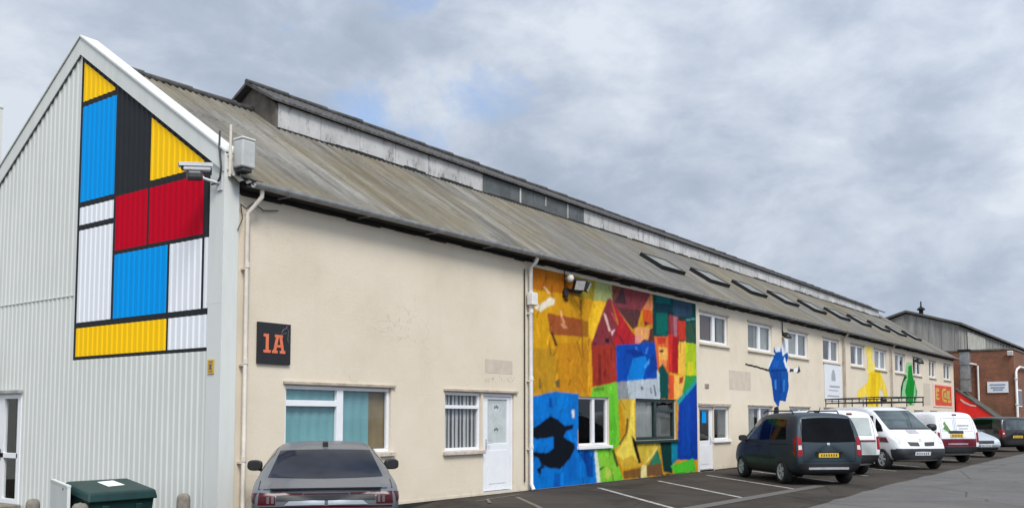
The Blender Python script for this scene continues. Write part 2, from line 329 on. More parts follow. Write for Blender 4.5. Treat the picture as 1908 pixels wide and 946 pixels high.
# ------------------------------------------------------------------ mesh helpers
class MB:
    def __init__(s): s.v = []; s.f = []; s.mi = []; s.sm = []
    def add(s, vs, fs, mi=0, smooth=False):
        o = len(s.v); s.v += [tuple(x) for x in vs]
        for f in fs: s.f.append(tuple(o + i for i in f)); s.mi.append(mi); s.sm.append(smooth)
    def quad(s, a, b_, c, d, mi=0): s.add([a, b_, c, d], [(0, 1, 2, 3)], mi)
    def box(s, x0, x1, y0, y1, z0, z1, mi=0, bev=0.0, mat=None):
        bm = bmesh.new(); bmesh.ops.create_cube(bm, size=1)
        for v in bm.verts: v.co = Vector(((x0 + x1) / 2 + v.co.x * (x1 - x0), (y0 + y1) / 2 + v.co.y * (y1 - y0), (z0 + z1) / 2 + v.co.z * (z1 - z0)))
        if bev > 0: bmesh.ops.bevel(bm, geom=bm.edges[:], offset=bev, segments=2, affect='EDGES', profile=.5)
        s.bm(bm, mi, mat=mat)
    def bm(s, bm, mi=0, smooth=False, mat=None):
        bm.verts.index_update()
        vs = [(mat @ v.co if mat else v.co) for v in bm.verts]
        s.add(vs, [[v.index for v in f.verts] for f in bm.faces], mi, smooth); bm.free()
    def tube(s, pts, r, n=10, mi=0, caps=True):
        pts = [Vector(p) for p in pts]; rs = r if isinstance(r, (list, tuple)) else [r] * len(pts); vs = []; up = None
        for i, p in enumerate(pts):
            d = (pts[min(i + 1, len(pts) - 1)] - pts[max(i - 1, 0)]).normalized()
            if up is None: up = Vector((0, 0, 1)) if abs(d.z) < .9 else Vector((1, 0, 0))
            x = d.cross(up).normalized(); y = x.cross(d).normalized(); up = y
            for k in range(n):
                a = 2 * math.pi * k / n; vs.append(p + (x * math.cos(a) + y * math.sin(a)) * rs[i])
        fs = [(i * n + k, i * n + (k + 1) % n, (i + 1) * n + (k + 1) % n, (i + 1) * n + k) for i in range(len(pts) - 1) for k in range(n)]
        s.add(vs, fs, mi, True)
        if caps: s.add(vs[:n], [tuple(range(n - 1, -1, -1))], mi); s.add(vs[-n:], [tuple(range(n))], mi)
    def lathe(s, prof, n=24, mi=0, mat=None, smooth=True):      # profile of (r, h) about the local z axis
        vs = []
        for r, h in prof:
            for k in range(n):
                a = 2 * math.pi * k / n; p = Vector((r * math.cos(a), r * math.sin(a), h)); vs.append(mat @ p if mat else p)
        s.add(vs, [(i * n + k, i * n + (k + 1) % n, (i + 1) * n + (k + 1) % n, (i + 1) * n + k) for i in range(len(prof) - 1) for k in range(n)], mi, smooth)
    def prism(s, poly, f0, f1, mi=0):                             # poly of 2D points; f0/f1 map 2D -> 3D for the two ends
        n = len(poly); a = [f0(*p) for p in poly]; b_ = [f1(*p) for p in poly]
        s.add(a + b_, [tuple(range(n - 1, -1, -1)), tuple(range(n, 2 * n))] + [(i, (i + 1) % n, n + (i + 1) % n, n + i) for i in range(n)], mi)
    def build(s, name, mats, parent=None, off=(0, 0, 0), **props):
        me = bpy.data.meshes.new(name); o_ = Vector(off)
        me.from_pydata([Vector(v) - o_ for v in s.v], [], s.f)
        for m_ in (mats if isinstance(mats, (list, tuple)) else [mats]): me.materials.append(m_)
        me.polygons.foreach_set('material_index', s.mi); me.polygons.foreach_set('use_smooth', s.sm)
        bm = bmesh.new(); bm.from_mesh(me); bmesh.ops.recalc_face_normals(bm, faces=bm.faces[:]); bm.to_mesh(me); bm.free()
        o = bpy.data.objects.new(name, me); col.objects.link(o)
        if parent: o.parent = parent
        else: o.location = off
        for k_, v_ in props.items(): o[k_] = v_
        return o
def empty(name, loc, label, cat, group=None, rz=0.0):
    o = bpy.data.objects.new(name, None); col.objects.link(o); o.location = loc; o.rotation_euler = (0, 0, rz)
    o.empty_display_size = .3; o['label'] = label; o['category'] = cat
    if group: o['group'] = group
    return o
def tag(o, label, cat, group=None):
    o['label'] = label; o['category'] = cat
    if group: o['group'] = group
    return o
def copy_tree(o, parent=None):
    c = o.copy(); col.objects.link(c)
    if parent: c.parent = parent
    for ch in list(o.children): copy_tree(ch, c)
    return c

# ------------------------------------------------------------------ ground, road, markings
def ss(x):
    x = max(0.0, min(1.0, x)); return x * x * (3 - 2 * x)
def gz(x, y): return -0.13 * ss((5.2 - x) / 1.7) * ss((y + 6.2) / 1.2)
def grid_sheet(name, xs, ys, dz, mat, kind='structure'):
    b_ = MB(); n = len(ys)
    vs = [(x, y, gz(x, y) + dz) for x in xs for y in ys]
    b_.add(vs, [(i * n + j, (i + 1) * n + j, (i + 1) * n + j + 1, i * n + j + 1) for i in range(len(xs) - 1) for j in range(n - 1)], 0, True)
    return b_.build(name, mat, kind=kind)
xs = [-900, -200, -60] + [-20 + .5 * i for i in range(60)] + [12, 30, 60, 200, 900]
ys = [-900, -200, -60, -25] + [-8 + .4 * i for i in range(46)] + [20, 60, 200, 900]
grid_sheet('ground', xs, ys, 0.0, M['parking'])
b_ = MB()
edge0 = [(-40, -7.0), (0, -6.6), (7.7, -6.25), (14, -5.95), (22, -5.8), (37, -5.6), (75, -5.6)]
edge = [(x, float(np.interp(x, [p[0] for p in edge0], [p[1] for p in edge0])) + random.uniform(-.05, .05)) for x in np.arange(-40, 75, .6)]
for (xa, ya), (xb, yb) in zip(edge, edge[1:]):
    b_.quad((xa, ya, .004), (xb, yb, .004), (xb, -13.2, .004), (xa, -13.2, .004))
b_.build('road', M['road'], kind='structure')
b_ = MB()
def stripe(b_, p, q, w, z=.004, mi=0, n=8):
    p = Vector(p); q = Vector(q); d = (q - p).normalized(); s = Vector((-d.y, d.x)) * w / 2
    for i in range(n):
        a = p.lerp(q, i / n); c = p.lerp(q, (i + 1) / n)
        b_.quad(*[(v.x, v.y, gz(v.x, v.y) + z) for v in (a + s, c + s, c - s, a - s)], mi)
for i in range(14):
    x = 9.74 + 2.93 * i
    stripe(b_, (x, -.80), (x - 3.55, -4.55), .10)
stripe(b_, (6.62, -.75), (3.1, -4.5), .09, mi=1)
stripe(b_, (2.0, -4.60), (13.4, -4.70), .32, .0078, 2, 24)
stripe(b_, (5.3, -.72), (7.2, -.42), .06, .008, 1)
stripe(b_, (5.9, -.55), (5.2, -1.15), .06, .012, 1)
b_.build('parking_markings', [M['line_white'], M['line_yellow'], M['line_faint']], kind='structure')

# ------------------------------------------------------------------ the warehouse
wh = empty('warehouse', (26, 4, 0), 'long cream two storey warehouse with white gable end, murals and ridge monitor roof', 'warehouse')
WO = (26, 4, 0)
L_END = 53.3; EAVE = 5.18; RY = 4.3
def part(b_, name, mats, parent=None, **k):
    o = b_.build(name, mats, None, WO, **k)
    o.parent = parent or wh
    o.location = (0, 0, 0)
    return o
# openings: x0,x1,z0,z1
UP = [(16.98, 19.08), (20.72, 22.90), (24.52, 26.65), (28.45, 30.52), (32.15, 34.20), (35.85, 37.88), (39.48, 41.45), (43.15, 45.0), (46.8, 48.45), (50.52, 52.46)]
LOW = [(20.64, 22.78), (24.54, 26.68), (28.4, 30.5), (32.1, 34.2), (35.8, 37.9), (43.1, 45.0), (46.8, 48.4)]
holes = [(1.25, 3.72, .98, 2.14), (5.24, 6.40, .94, 2.12), (6.46, 7.54, .06, 2.12), (10.14, 11.58, .92, 2.12), (12.96, 15.32, 1.0, 2.12),
         (16.86, 17.88, .05, 1.93), (17.92, 19.06, .92, 1.93), (39.4, 41.3, .05, 2.1)]
holes += [(a, c, 3.88, 4.80) for a, c in UP] + [(a, c, .95, 1.98) for a, c in LOW]
def wall_cells(x0, x1, z0, z1, hs):
    X = sorted(set([x0, x1] + [h[i] for h in hs for i in (0, 1) if x0 < h[i] < x1])); Z = sorted(set([z0, z1] + [h[i] for h in hs for i in (2, 3) if z0 < h[i] < z1]))
    for xa, xb in zip(X, X[1:]):
        for za, zb in zip(Z, Z[1:]):
            cx, cz = (xa + xb) / 2, (za + zb) / 2
            if not any(h[0] < cx < h[1] and h[2] < cz < h[3] for h in hs): yield xa, xb, za, zb
b_ = MB()
for xa, xb, za, zb in wall_cells(.2, L_END, -.35, EAVE + .1, holes): b_.quad((xa, 0, za), (xb, 0, za), (xb, 0, zb), (xa, 0, zb))
REV = .16
for x0, x1, z0, z1 in holes:
    b_.quad((x0, 0, z0), (x0, REV, z0), (x0, REV, z1), (x0, 0, z1)); b_.quad((x1, 0, z0), (x1, 0, z1), (x1, REV, z1), (x1, REV, z0))
    b_.quad((x0, 0, z1), (x0, REV, z1), (x1, REV, z1), (x1, 0, z1)); b_.quad((x0, 0, z0), (x1, 0, z0), (x1, REV, z0), (x0, REV, z0))
part(b_, 'front_wall', M['cream'])
b_ = MB()                                       # rear wall and far gable end close the volume
b_.box(.2, L_END, 8.5, 8.6, -.3, EAVE + .1)
b_.prism([(0.01, -.3), (8.49, -.3), (8.49, EAVE), (RY, 7.95), (0.01, EAVE)], lambda y, z: (L_END - .12, y, z), lambda y, z: (L_END, y, z))
part(b_, 'rear_wall', M['cream'])
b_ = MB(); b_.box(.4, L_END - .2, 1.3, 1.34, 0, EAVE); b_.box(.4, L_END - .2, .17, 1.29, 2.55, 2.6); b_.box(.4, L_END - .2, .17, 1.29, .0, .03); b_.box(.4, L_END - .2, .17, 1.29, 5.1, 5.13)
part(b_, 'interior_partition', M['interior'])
# roof sheets: corrugated
def corr_sheet(b_, x0, x1, pa, pb, pitch, amp, nrm, mi=0, per=4):
    n = int((x1 - x0) / pitch) * per; pa = Vector(pa); pb = Vector(pb); nrm = Vector(nrm); vs = []
    for i in range(n + 1):
        x = x0 + (x1 - x0) * i / n; h = amp * math.cos(2 * math.pi * i / per)
        vs += [(x, pa.x + nrm.x * h, pa.y + nrm.y * h), (x, pb.x + nrm.x * h, pb.y + nrm.y * h)]
    b_.add(vs, [(2 * i, 2 * i + 2, 2 * i + 3, 2 * i + 1) for i in range(n)], mi, True)
SL = (8.22 - 5.25) / 4.5
nn = Vector((-SL, 1)).normalized()
b_ = MB()
rz = lambda y: 5.25 + SL * (y + .2)
laps = [-.24, 1.3, 2.75, RY]
for i in range(3):                               # three courses of lapped sheets
    d = .018 * (2 - i) * 0; ya, yb = laps[i], laps[i + 1] + (.12 if i < 2 else 0)
    lift = .006
    b0 = rz(ya) + lift; b1 = rz(yb)
    corr_sheet(b_, .02, L_END + .25, (ya, b0), (yb, b1), .15, .024, nn)
corr_sheet(b_, .02, L_END + .25, (8.84, rz(-.24)), (RY, rz(RY)), .15, .024, Vector((SL, 1)).normalized())
roof = part(b_, 'roof', M['roof'])
b_ = MB(); x = .1
while x < 3.9: b_.tube([(x, RY, rz(RY) + .02), (min(x + 1.1, 3.9), RY, rz(RY) + .025 + random.uniform(0, .015))], [.07, .085], 8); x += 1.08
part(b_, 'ridge_cap', M['monitor_roof'])
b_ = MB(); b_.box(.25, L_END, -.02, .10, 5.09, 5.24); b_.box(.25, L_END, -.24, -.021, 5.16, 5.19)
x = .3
while x < L_END: xn = x + random.uniform(.3, .9); b_.box(x, min(xn, L_END), -.012, -.004, 5.09 - random.uniform(.005, .03), 5.085); x = xn + random.uniform(0, .5)  # ragged black strips put in as the shade band under the gutter
part(b_, 'soffit_and_shade_band', M['fascia'])
b_ = MB(); gy, gzz, gr_ = -.30, 5.235, .085       # half round gutter
prof = [(gy + gr_ * math.cos(a), gzz + gr_ * math.sin(a)) for a in [math.pi + math.pi * k / 8 for k in range(9)]]
for seg0, seg1 in ((.32, 16.7), (16.75, L_END)):
    for (ya, za), (yb, zb) in zip(prof, prof[1:]):
        b_.add([(seg0, ya, za), (seg1, ya, za), (seg1, yb, zb), (seg0, yb, zb)], [(0, 1, 2, 3)], 0, True)
    for (ya, za), (yb, zb) in zip(prof, prof[1:]):
        b_.add([(seg0, ya * .985 - .004, za + .008), (seg1, ya * .985 - .004, za + .008), (seg1, yb * .985 - .004, zb + .008), (seg0, yb * .985 - .004, zb + .008)], [(0, 1, 2, 3)], 0, True)
x = 1.0
while x < L_END:
    b_.box(x, x + .025, gy - .02, -.02, 5.135, 5.158); x += 1.8
part(b_, 'gutter', M['gutter'])
# ridge monitor
MX0, MX1, MY, MB0 = 3.85, 50.2, 3.52, 7.66
mez0 = lambda x: 8.31 - .003 * (x - 4)
b_ = MB()
def monitor_strip(b_, xa, xb, mi, seams=True):
    x = xa
    while x < xb - .05:
        xn = min(x + 1.2, xb); b_.box(x + .006, xn - .006, MY, MY + .05, MB0, mez0(x) - .04, mi); x = xn
monitor_strip(b_, MX0 + .02, 10.9, 0); monitor_strip(b_, 10.9, 16.1, 1); monitor_strip(b_, 16.1, MX1, 0)
for x in (12.6, 15.1): b_.box(x, x + .05, MY - .03, MY - .002, MB0 + .1, 8.2, 0)
b_.box(13.9, 13.94, MY - .03, MY - .002, MB0 + .25, 8.2, 0)
b_.box(MX0, MX1, 2 * RY - MY - .05, 2 * RY - MY, MB0, 8.1, 0)
part(b_, 'monitor_side', [M['monitor_white'], M['monitor_grey']])
mrz = lambda x: 8.82 - .0062 * (x - 4); mez = lambda x: 8.31 - .003 * (x - 4)
for xa, xb in ((MX0 - .04, MX0 + .012), (MX1, MX1 + .05)):
    b_ = MB(); b_.prism([(MY + .004, MB0 - .1), (2 * RY - MY - .004, MB0 - .1), (2 * RY - MY - .004, mez(xa) - .06), (RY, mrz(xa) - .07), (MY + .004, mez(xa) - .06)], lambda y, z: (xa, y, z), lambda y, z: (xb, y, z))
    part(b_, 'monitor_end', M['monitor_end'])
b_ = MB()
n_ = int((MX1 + 1.2 - MX0 + .22) / .0375); fr_ = []
for ys_ in (1, -1):
    vs = []
    for i in range(n_ + 1):
        x = MX0 - .22 + i * .0375; h = .014 * math.cos(math.pi * i / 2); ye = RY - ys_ * .88
        vs += [(x, ye, mez(x) + h), (x, RY, mrz(x) + h), (x, ye, mez(x) - .05), (x, RY, mrz(x) - .06)]
    fs = []
    for i in range(n_):
        q = 4 * i; fs += [(q, q + 4, q + 5, q + 1), (q + 2, q + 3, q + 7, q + 6), (q, q + 2, q + 6, q + 4)]
    fs += [(0, 1, 3, 2), (4 * n_, 4 * n_ + 2, 4 * n_ + 3, 4 * n_ + 1)]
    b_.add(vs, fs, 0, False)
x = MX0 - .22
while x < MX1 + 1.1:
    xn = min(x + 1.15, MX1 + 1.2); b_.tube([(x, RY, mrz(x) + .015), (xn - .02, RY, mrz(xn) + .02 + random.uniform(-.012, .02))], [.06, .075], 8); x = xn
part(b_, 'monitor_roof', M['monitor_roof'])
b_ = MB(); x = MX0
while x < MX1:                                   # lead flashing where the monitor meets the slope
    xn = x + random.uniform(.25, .8); zt_ = rz(MY) + random.uniform(.035, .085); b_.box(x, xn, MY - .03, MY - .002, rz(MY) - .06, zt_); x = xn
part(b_, 'lead_flashing', M['fascia'])
# skylights on the slope
def skylight(xc):
    u = Vector((1, 0, 0)); s = Vector((0, 1, SL)).normalized(); n_ = Vector((0, -SL, 1)).normalized(); o = Vector((xc, 1.15, rz(1.15))) + n_ * .03
    b_ = MB(); W_, H_, fw, th = 1.6, .92, .05, .115
    P = lambda a, c, h: o + u * a + s * c + n_ * h
    def bar(a0, a1, c0, c1):
        vs = [P(a, c, h) for h in (-.05, th) for a, c in ((a0, c0), (a1, c0), (a1, c1), (a0, c1))]
        b_.add(vs, [(0, 3, 2, 1), (0, 1, 5, 4), (1, 2, 6, 5), (2, 3, 7, 6), (3, 0, 4, 7)]); b_.add(vs[4:], [(0, 1, 2, 3)], 1)  # shade on the upstand sides is put in as black, top faces grey
    bar(0, W_, 0, fw); bar(0, W_, H_ - fw, H_); bar(0, fw, fw + .003, H_ - fw - .003); bar(W_ - fw, W_, fw + .003, H_ - fw - .003)
    k = part(b_, 'skylight', [M['blackmatt'], M['skyframe']])
    b_ = MB(); b_.quad(P(fw, fw, th - .02), P(W_ - fw, fw, th - .02), P(W_ - fw, H_ - fw, th - .02), P(fw, H_ - fw, th - .02))
    part(b_, 'pane', M['pale_glass'], k)
M['pale_glass'] = plain('wired_rooflight_glass', (.17, .168, .15), .4, 0, .3, 3); M['skyframe'] = plain('rooflight_frame', (.07, .068, .063), .7, 0, .3, 4)
for i in range(10): skylight(16.75 + 3.55 * i)

# gable end: ribbed sheet with painted colour blocks
SLO = .662
ztop = lambda y: 5.40 + SLO * y if y <= 4.3 else 5.40 + SLO * (8.6 - y)
LW = .05
def colour_at(y, z, zt):
    """paint colour of the ribbed sheet at (y, z)"""
    if y > 4.28 or y < .33 or z < 2.63: return 0
    if z > zt - .10: return 4
    if y > 4.23: return 4
    if z < 2.69: return 4
    V = lambda c, w=LW: abs(y - c) < w * .6
    H = lambda c, w=LW: abs(z - c) < w
    if V(3.07, .07) and z > 3.25: return 4
    if H(3.25): return 4
    if z < 3.25: return 4 if V(1.42) else (2 if y > 1.42 else 5)
    if y > 3.07:
        if H(7.30): return 4
        if z > 7.30: return 2
        if H(5.44): return 4
        if z > 5.44: return 1
        if H(5.02): return 4
        return 5
    if z > 5.5:
        if y > 2.03: return 4
        if y < .53: return 4
        if H(5.5) or V(2.03): return 4
        return 2
    if z > 4.41:
        if H(4.43) or H(5.48) or V(2.05): return 4
        return 3 if y > .53 else 4
    if V(1.44): return 4
    if y > 1.44: return 1
    if V(.51): return 4
    return 5
b_ = MB()
pit = .155; cuts = []
y = .33
prof = []
while y < 8.75:
    for dy, h in ((0, 0), (.055, 0), (.078, -.015), (.116, -.015), (.139, 0)): prof.append((y + dy, h))
    y += pit
prof = [(-.0 + .04, 0)] + [p for p in prof if p[0] < 8.62]
vb = [4.28, 4.23, 3.1115, 3.0285, 2.08, 2.02, 2.00, 2.06, 1.47, 1.41, 1.45, 1.39, .54, .48, .53]
ys_all = sorted(set([round(p[0], 4) for p in prof] + [round(v, 4) for v in vb]))
pf = np.array(prof)
hh = lambda y: float(np.interp(y, pf[:, 0], pf[:, 1]))
zb = [2.63, 2.69, 3.20, 3.30, 4.38, 4.41, 4.48, 4.97, 5.07, 5.39, 5.43, 5.49, 5.45, 5.53, 5.55, 7.25, 7.35]
DOOR = (6.10, 7.05, 2.06)
for ya, yb in zip(ys_all, ys_all[1:]):
    if yb - ya < 1e-4: continue
    ym = (ya + yb) / 2; ta, tb = ztop(ya), ztop(yb)
    lo = DOOR[2] if DOOR[0] < ym < DOOR[1] else -.35
    zs = [lo] + [z for z in sorted(zb) if .33 < ym < 4.28 and lo < z < min(ta, tb) - .12]
    xa, xb = hh(ya), hh(yb)
    lev = [(z, z) for z in zs] + ([(ta - .10, tb - .10)] if .33 < ym < 4.28 else []) + [(ta, tb)]
    for (a0, b0), (a1, b1) in zip(lev, lev[1:]):
        c = colour_at(ym, (a0 + b0 + a1 + b1) / 4, (ta + tb) / 2)
        b_.quad((xa, ya, a0), (xb, yb, b0), (xb, yb, b1), (xa, ya, a1), c)
part(b_, 'gable_cladding', [M['clad'], M['c_blue'], M['c_yellow'], M['c_red'], M['c_black'], M['c_white']])
b_ = MB()                                        # flat white barge flashing and corner casing
for sgn in (1, -1):
    Y = lambda y: y if sgn > 0 else 8.6 - y
    pts = [(-.06, 5.36), (4.3, 5.36 + SLO * 4.36), (4.3, 5.68 + SLO * 4.36), (-.06, 5.68)]
    b_.prism(pts, lambda y, z: (-.05, Y(y), z), lambda y, z: (-.033, Y(y), z))
    b_.prism([(-.065, 5.685), (4.3, 5.685 + SLO * 4.365), (4.3, 5.72 + SLO * 4.365), (-.065, 5.72)], lambda y, z: (-.075, Y(y), z), lambda y, z: (.27, Y(y), z))
    b_.box(-.05, -.033, min(Y(-.06), Y(.33)), max(Y(-.06), Y(.29)), -.35, 5.36)
    b_.box(-.033, .23, min(Y(-.06), Y(-.045)), max(Y(-.06), Y(-.045)), -.35, 5.66)
    b_.box(.215, .23, min(Y(-.045), Y(.15)), max(Y(-.045), Y(.15)), -.35, 5.66)
    b_.prism([(-.04, 5.6), (4.3, 5.6 + SLO * 4.34), (4.3, 5.3 + SLO * 4.34), (-.04, 5.3)], lambda y, z: (.25, Y(y), z), lambda y, z: (.265, Y(y), z))
b_.box(-.052, -.05, -.055, .33, 3.35, 3.358); b_.box(-.02, -.005, 4.3, 8.6, 3.80, 3.812)
part(b_, 'gable_flashing', M['trim'])

# windows and doors as parts of the warehouse
def bar2(b_, x0, x1, z0, z1, y0=.05, y1=.115, mi=0): b_.box(x0, x1, y0, y1, z0, z1, mi, .006)
def window(x0, x1, z0, z1, mull=(), trans=(), frame='upvc', sill=True, lintel=True, blinds=(), fw=.065, back=None, proud=0, label=None):
    b_ = MB(); y0, y1 = .05 - proud, .115 - proud
    B = lambda a, c, d, e: b_.box(a, c, y0, y1, d, e, 0, .006)
    B(x0 + .004, x1 - .004, z0 + .004, z0 + fw); B(x0 + .004, x1 - .004, z1 - fw, z1 - .004)
    B(x0 + .004, x0 + fw, z0 + fw + .001, z1 - fw - .001); B(x1 - fw, x1 - .004, z0 + fw + .001, z1 - fw - .001)
    for m0, w_ in mull: b_.box(m0 - w_ / 2, m0 + w_ / 2, y0 - .012, y1, z0 + fw + .001, z1 - fw - .001, 0, .006)
    for a, c, z, w_ in trans: b_.box(a, c, y0 - .015, y1, z - w_ / 2, z + w_ / 2, 0, .006)
    f = part(b_, 'window', M[frame])
    if label: f['label'] = label
    b_ = MB(); b_.quad((x0 + fw - .01, y1 - .03, z0 + fw - .01), (x1 - fw + .01, y1 - .03, z0 + fw - .01), (x1 - fw + .01, y1 - .03, z1 - fw + .01), (x0 + fw - .01, y1 - .03, z1 - fw + .01))
    part(b_, 'pane', M['glass'], f)
    if sill:
        b_ = MB(); b_.box(x0 - .06, x1 + .08, -.07, .05, z0 - .075, z0 - .003, 0, .008); part(b_, 'sill', M[sill if isinstance(sill, str) else 'cream'], f)
    if lintel:
        b_ = MB(); b_.box(x0 - .05, x1 + .08, -.045, .03, z1 + .012, z1 + .06, 0, .006); part(b_, 'drip_lintel', M['lintel'], f)
    for k, (a, c, d, e, mt) in enumerate(blinds):
        b_ = MB(); yy = .135 + .018 * k
        n = max(2, int((c - a) / .06)); vs = []
        for i in range(n + 1):
            xx = a + (c - a) * i / n; wob = .012 * math.sin(i * 1.9 + a)
            vs += [(xx, yy + wob, d), (xx, yy + wob, e)]
        b_.add(vs, [(2 * i, 2 * i + 2, 2 * i + 3, 2 * i + 1) for i in range(n)], 0, True)
        part(b_, 'blind', M[mt], f)
    return f
window(1.25, 3.72, .98, 2.14, [(2.49, .15)], [(1.30, 2.42, 1.845, .10)], sill='sill', blinds=[(1.3, 3.26, .95, 2.16, 'teal_blind'), (3.24, 3.72, .95, 2.16, 'brown_board')])
window(5.24, 6.40, .94, 2.12, [], [(5.28, 6.36, 1.82, .07)], sill='sill', blinds=[(5.26, 6.4, .93, 2.1, 'slats')])
window(10.14, 11.58, .92, 2.12, [(10.90, .11)], [], sill='upvc', lintel=False, blinds=[], proud=.0)
window(12.96, 15.32, 1.0, 2.12, [(14.16, .12)], [(14.2, 15.28, 1.80, .09)], frame='darkframe', sill='darkframe', lintel=False, blinds=[(13.2, 14.15, 1.0, 2.1, 'pale_blind'), (14.3, 15.3, 1.0, 1.75, 'grey_blind')], fw=.09)
window(17.92, 19.06, .92, 1.93, [], [], sill='upvc', lintel=False, blinds=[(18.45, 19.0, .95, 1.9, 'grey_blind')])
for i, (a, c) in enumerate(UP):
    w_ = c - a; mx = a + w_ * (.50 if i not in (0,) else .52)
    opts = {0: [(a + .05, mx, 3.9, 4.8, 'maroon_blind'), (mx + .45, c, 3.9, 4.8, 'grey_blind')], 1: [(a + .8, c - .2, 3.9, 4.8, 'pale_blind'), (a, c, 3.9, 4.8, 'grey_blind')], 2: [(a, mx, 3.9, 4.8, 'pale_blind'), (mx + .3, c, 3.9, 4.8, 'grey_blind')],
            3: [(mx, c, 3.9, 4.8, 'grey_blind')], 4: [(mx, c, 3.9, 4.8, 'grey_blind')], 5: [(a, c, 3.9, 4.8, 'pale_blind')]}.get(i, [(mx, c - .3, 3.9, 4.8, 'grey_blind')] if i % 2 else [])
    window(a, c, 3.88, 4.80, [(mx, .17)], [], blinds=opts, fw=.08)
for i, (a, c) in enumerate(LOW):
    window(a, c, .95, 1.98, [(a + (c - a) * .52, .13)], [], blinds=[(a + .1, a + .8, .95, 1.98, 'pale_blind'), (a + 1.3, c, .95, 1.98, 'grey_blind')] if i % 2 == 0 else [(a, c, .95, 1.98, 'grey_blind')])
def door(x0, x1, z0, z1, glass, gz0, gz1, gmat, panels=True, lintel=True, xa=None):
    b_ = MB(); B = lambda a, c, d, e, y0=.04, y1=.11: b_.box(a, c, y0, y1, d, e, 0, .006)
    fw = .07
    B(x0 + .004, x0 + fw, z0, z1 - .004); B(x1 - fw, x1 - .004, z0, z1 - .004); B(x0 + fw + .001, x1 - fw - .001, z1 - fw, z1 - .004)
    g0, g1 = glass
    B(x0 + fw + .006, g0, z0 + .02, z1 - fw - .006, .055, .10); B(g1, x1 - fw - .006, z0 + .02, z1 - fw - .006, .055, .10)
    B(g0 + .001, g1 - .001, gz1, z1 - fw - .006, .055, .10); B(g0 + .001, g1 - .001, z0 + .02, gz0, .055, .10)
    B(g0 + .05, g1 - .05, z0 + .16, gz0 - .14, .047, .056)
    d = part(b_, 'door', M['upvc'])
    b_ = MB(); b_.quad((g0 - .005, .08, gz0 - .005), (g1 + .005, .08, gz0 - .005), (g1 + .005, .08, gz1 + .005), (g0 - .005, .08, gz1 + .005)); part(b_, 'pane', M[gmat], d)
    hx = xa or x0 + fw + .07
    b_ = MB(); b_.box(hx, hx + .03, .035, .056, gz0 - .12, gz0 + .10, 0, .004); b_.tube([(hx + .015, .04, gz0 + .02), (hx + .015, -.01, gz0 + .02), (hx + .13, -.01, gz0 + .02)], .009, 8); part(b_, 'handle', M['alloy'], d)
    b_ = MB(); b_.box(x0 + .02, x1 - .02, .0, .05, z0 - .05, z0 + .012, 0, .004); part(b_, 'threshold', M['alloy'], d)
    if lintel: b_ = MB(); b_.box(x0 - .02, x1 + .10, -.05, .03, z1 + .012, z1 + .06, 0, .006); part(b_, 'drip_lintel', M['lintel'], d)
    return d
dd = door(6.46, 7.54, .06, 2.12, (6.68, 7.36), 1.06, 1.99, 'glass_frost')
b_ = MB()
for zz in (1.33, 1.80):
    for a in (0, 1, 2):
        b_.box(6.99 + .05 * a - .05, 7.02 + .05 * a - .05, .072, .0785, zz + .02 * (a % 2), zz + .05 + .02 * (a % 2))
part(b_, 'glass_motif', M['signgrey'], dd)
door(16.86, 17.88, .05, 1.93, (17.0, 17.70), .92, 1.84, 'glass', xa=17.72)
b_ = MB(); b_.box(17.2, 17.5, .066, .074, 1.45, 1.80); part(b_, 'notice', M['signblue2'] if 'signblue2' in M else M['c_blue'], None)
b_ = MB(); b_.box(16.8, 19.15, -.05, .03, 1.96, 2.04, 0, .006); part(b_, 'drip_lintel', M['lintel'])
door(39.4, 41.3, .05, 2.1, (39.7, 41.0), 1.0, 1.95, 'glass')
# gable door
b_ = MB()
y0, y1, zt = DOOR
for a, c, d, e in ((y0 + .005, y0 + .08, -.13, zt - .005), (y1 - .08, y1 - .005, -.13, zt - .005), (y0 + .08, y1 - .08, zt - .09, zt - .006), (y0 + .08, y1 - .08, .83, .93), (y0 + .08, y1 - .08, -.13, .06)):
    b_.box(-.02, .05, a, c, d, e, 0, .006)
b_.box(-.02, .05, y0 + .081, y0 + .13, .06, zt - .09, 0); b_.box(-.02, .05, y1 - .3, y1 - .081, .06, zt - .09, 0)
gd = part(b_, 'door', M['upvc'])
b_ = MB(); b_.quad((.02, y0 + .1, .05), (.02, y1 - .1, .05), (.02, y1 - .1, zt - .08), (.02, y0 + .1, zt - .08)); part(b_, 'pane', M['glass'], gd)
b_ = MB(); b_.box(-.06, -.02, y1 - .2, y1 - .17, .78, 1.0, 0, .004); part(b_, 'handle', M['black'], gd)
b_ = MB(); b_.box(-.10, -.03, y0 - .05, y1 + .05, zt + .005, zt + .075, 0, .01); part(b_, 'door_hood', M['gutter'], gd)
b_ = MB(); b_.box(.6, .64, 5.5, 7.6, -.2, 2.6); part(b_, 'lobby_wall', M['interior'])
b_ = MB(); b_.box(-.5, -.05, 5.9, 7.4, -.3, -.02, 0, .02); part(b_, 'door_step', M['stone'])
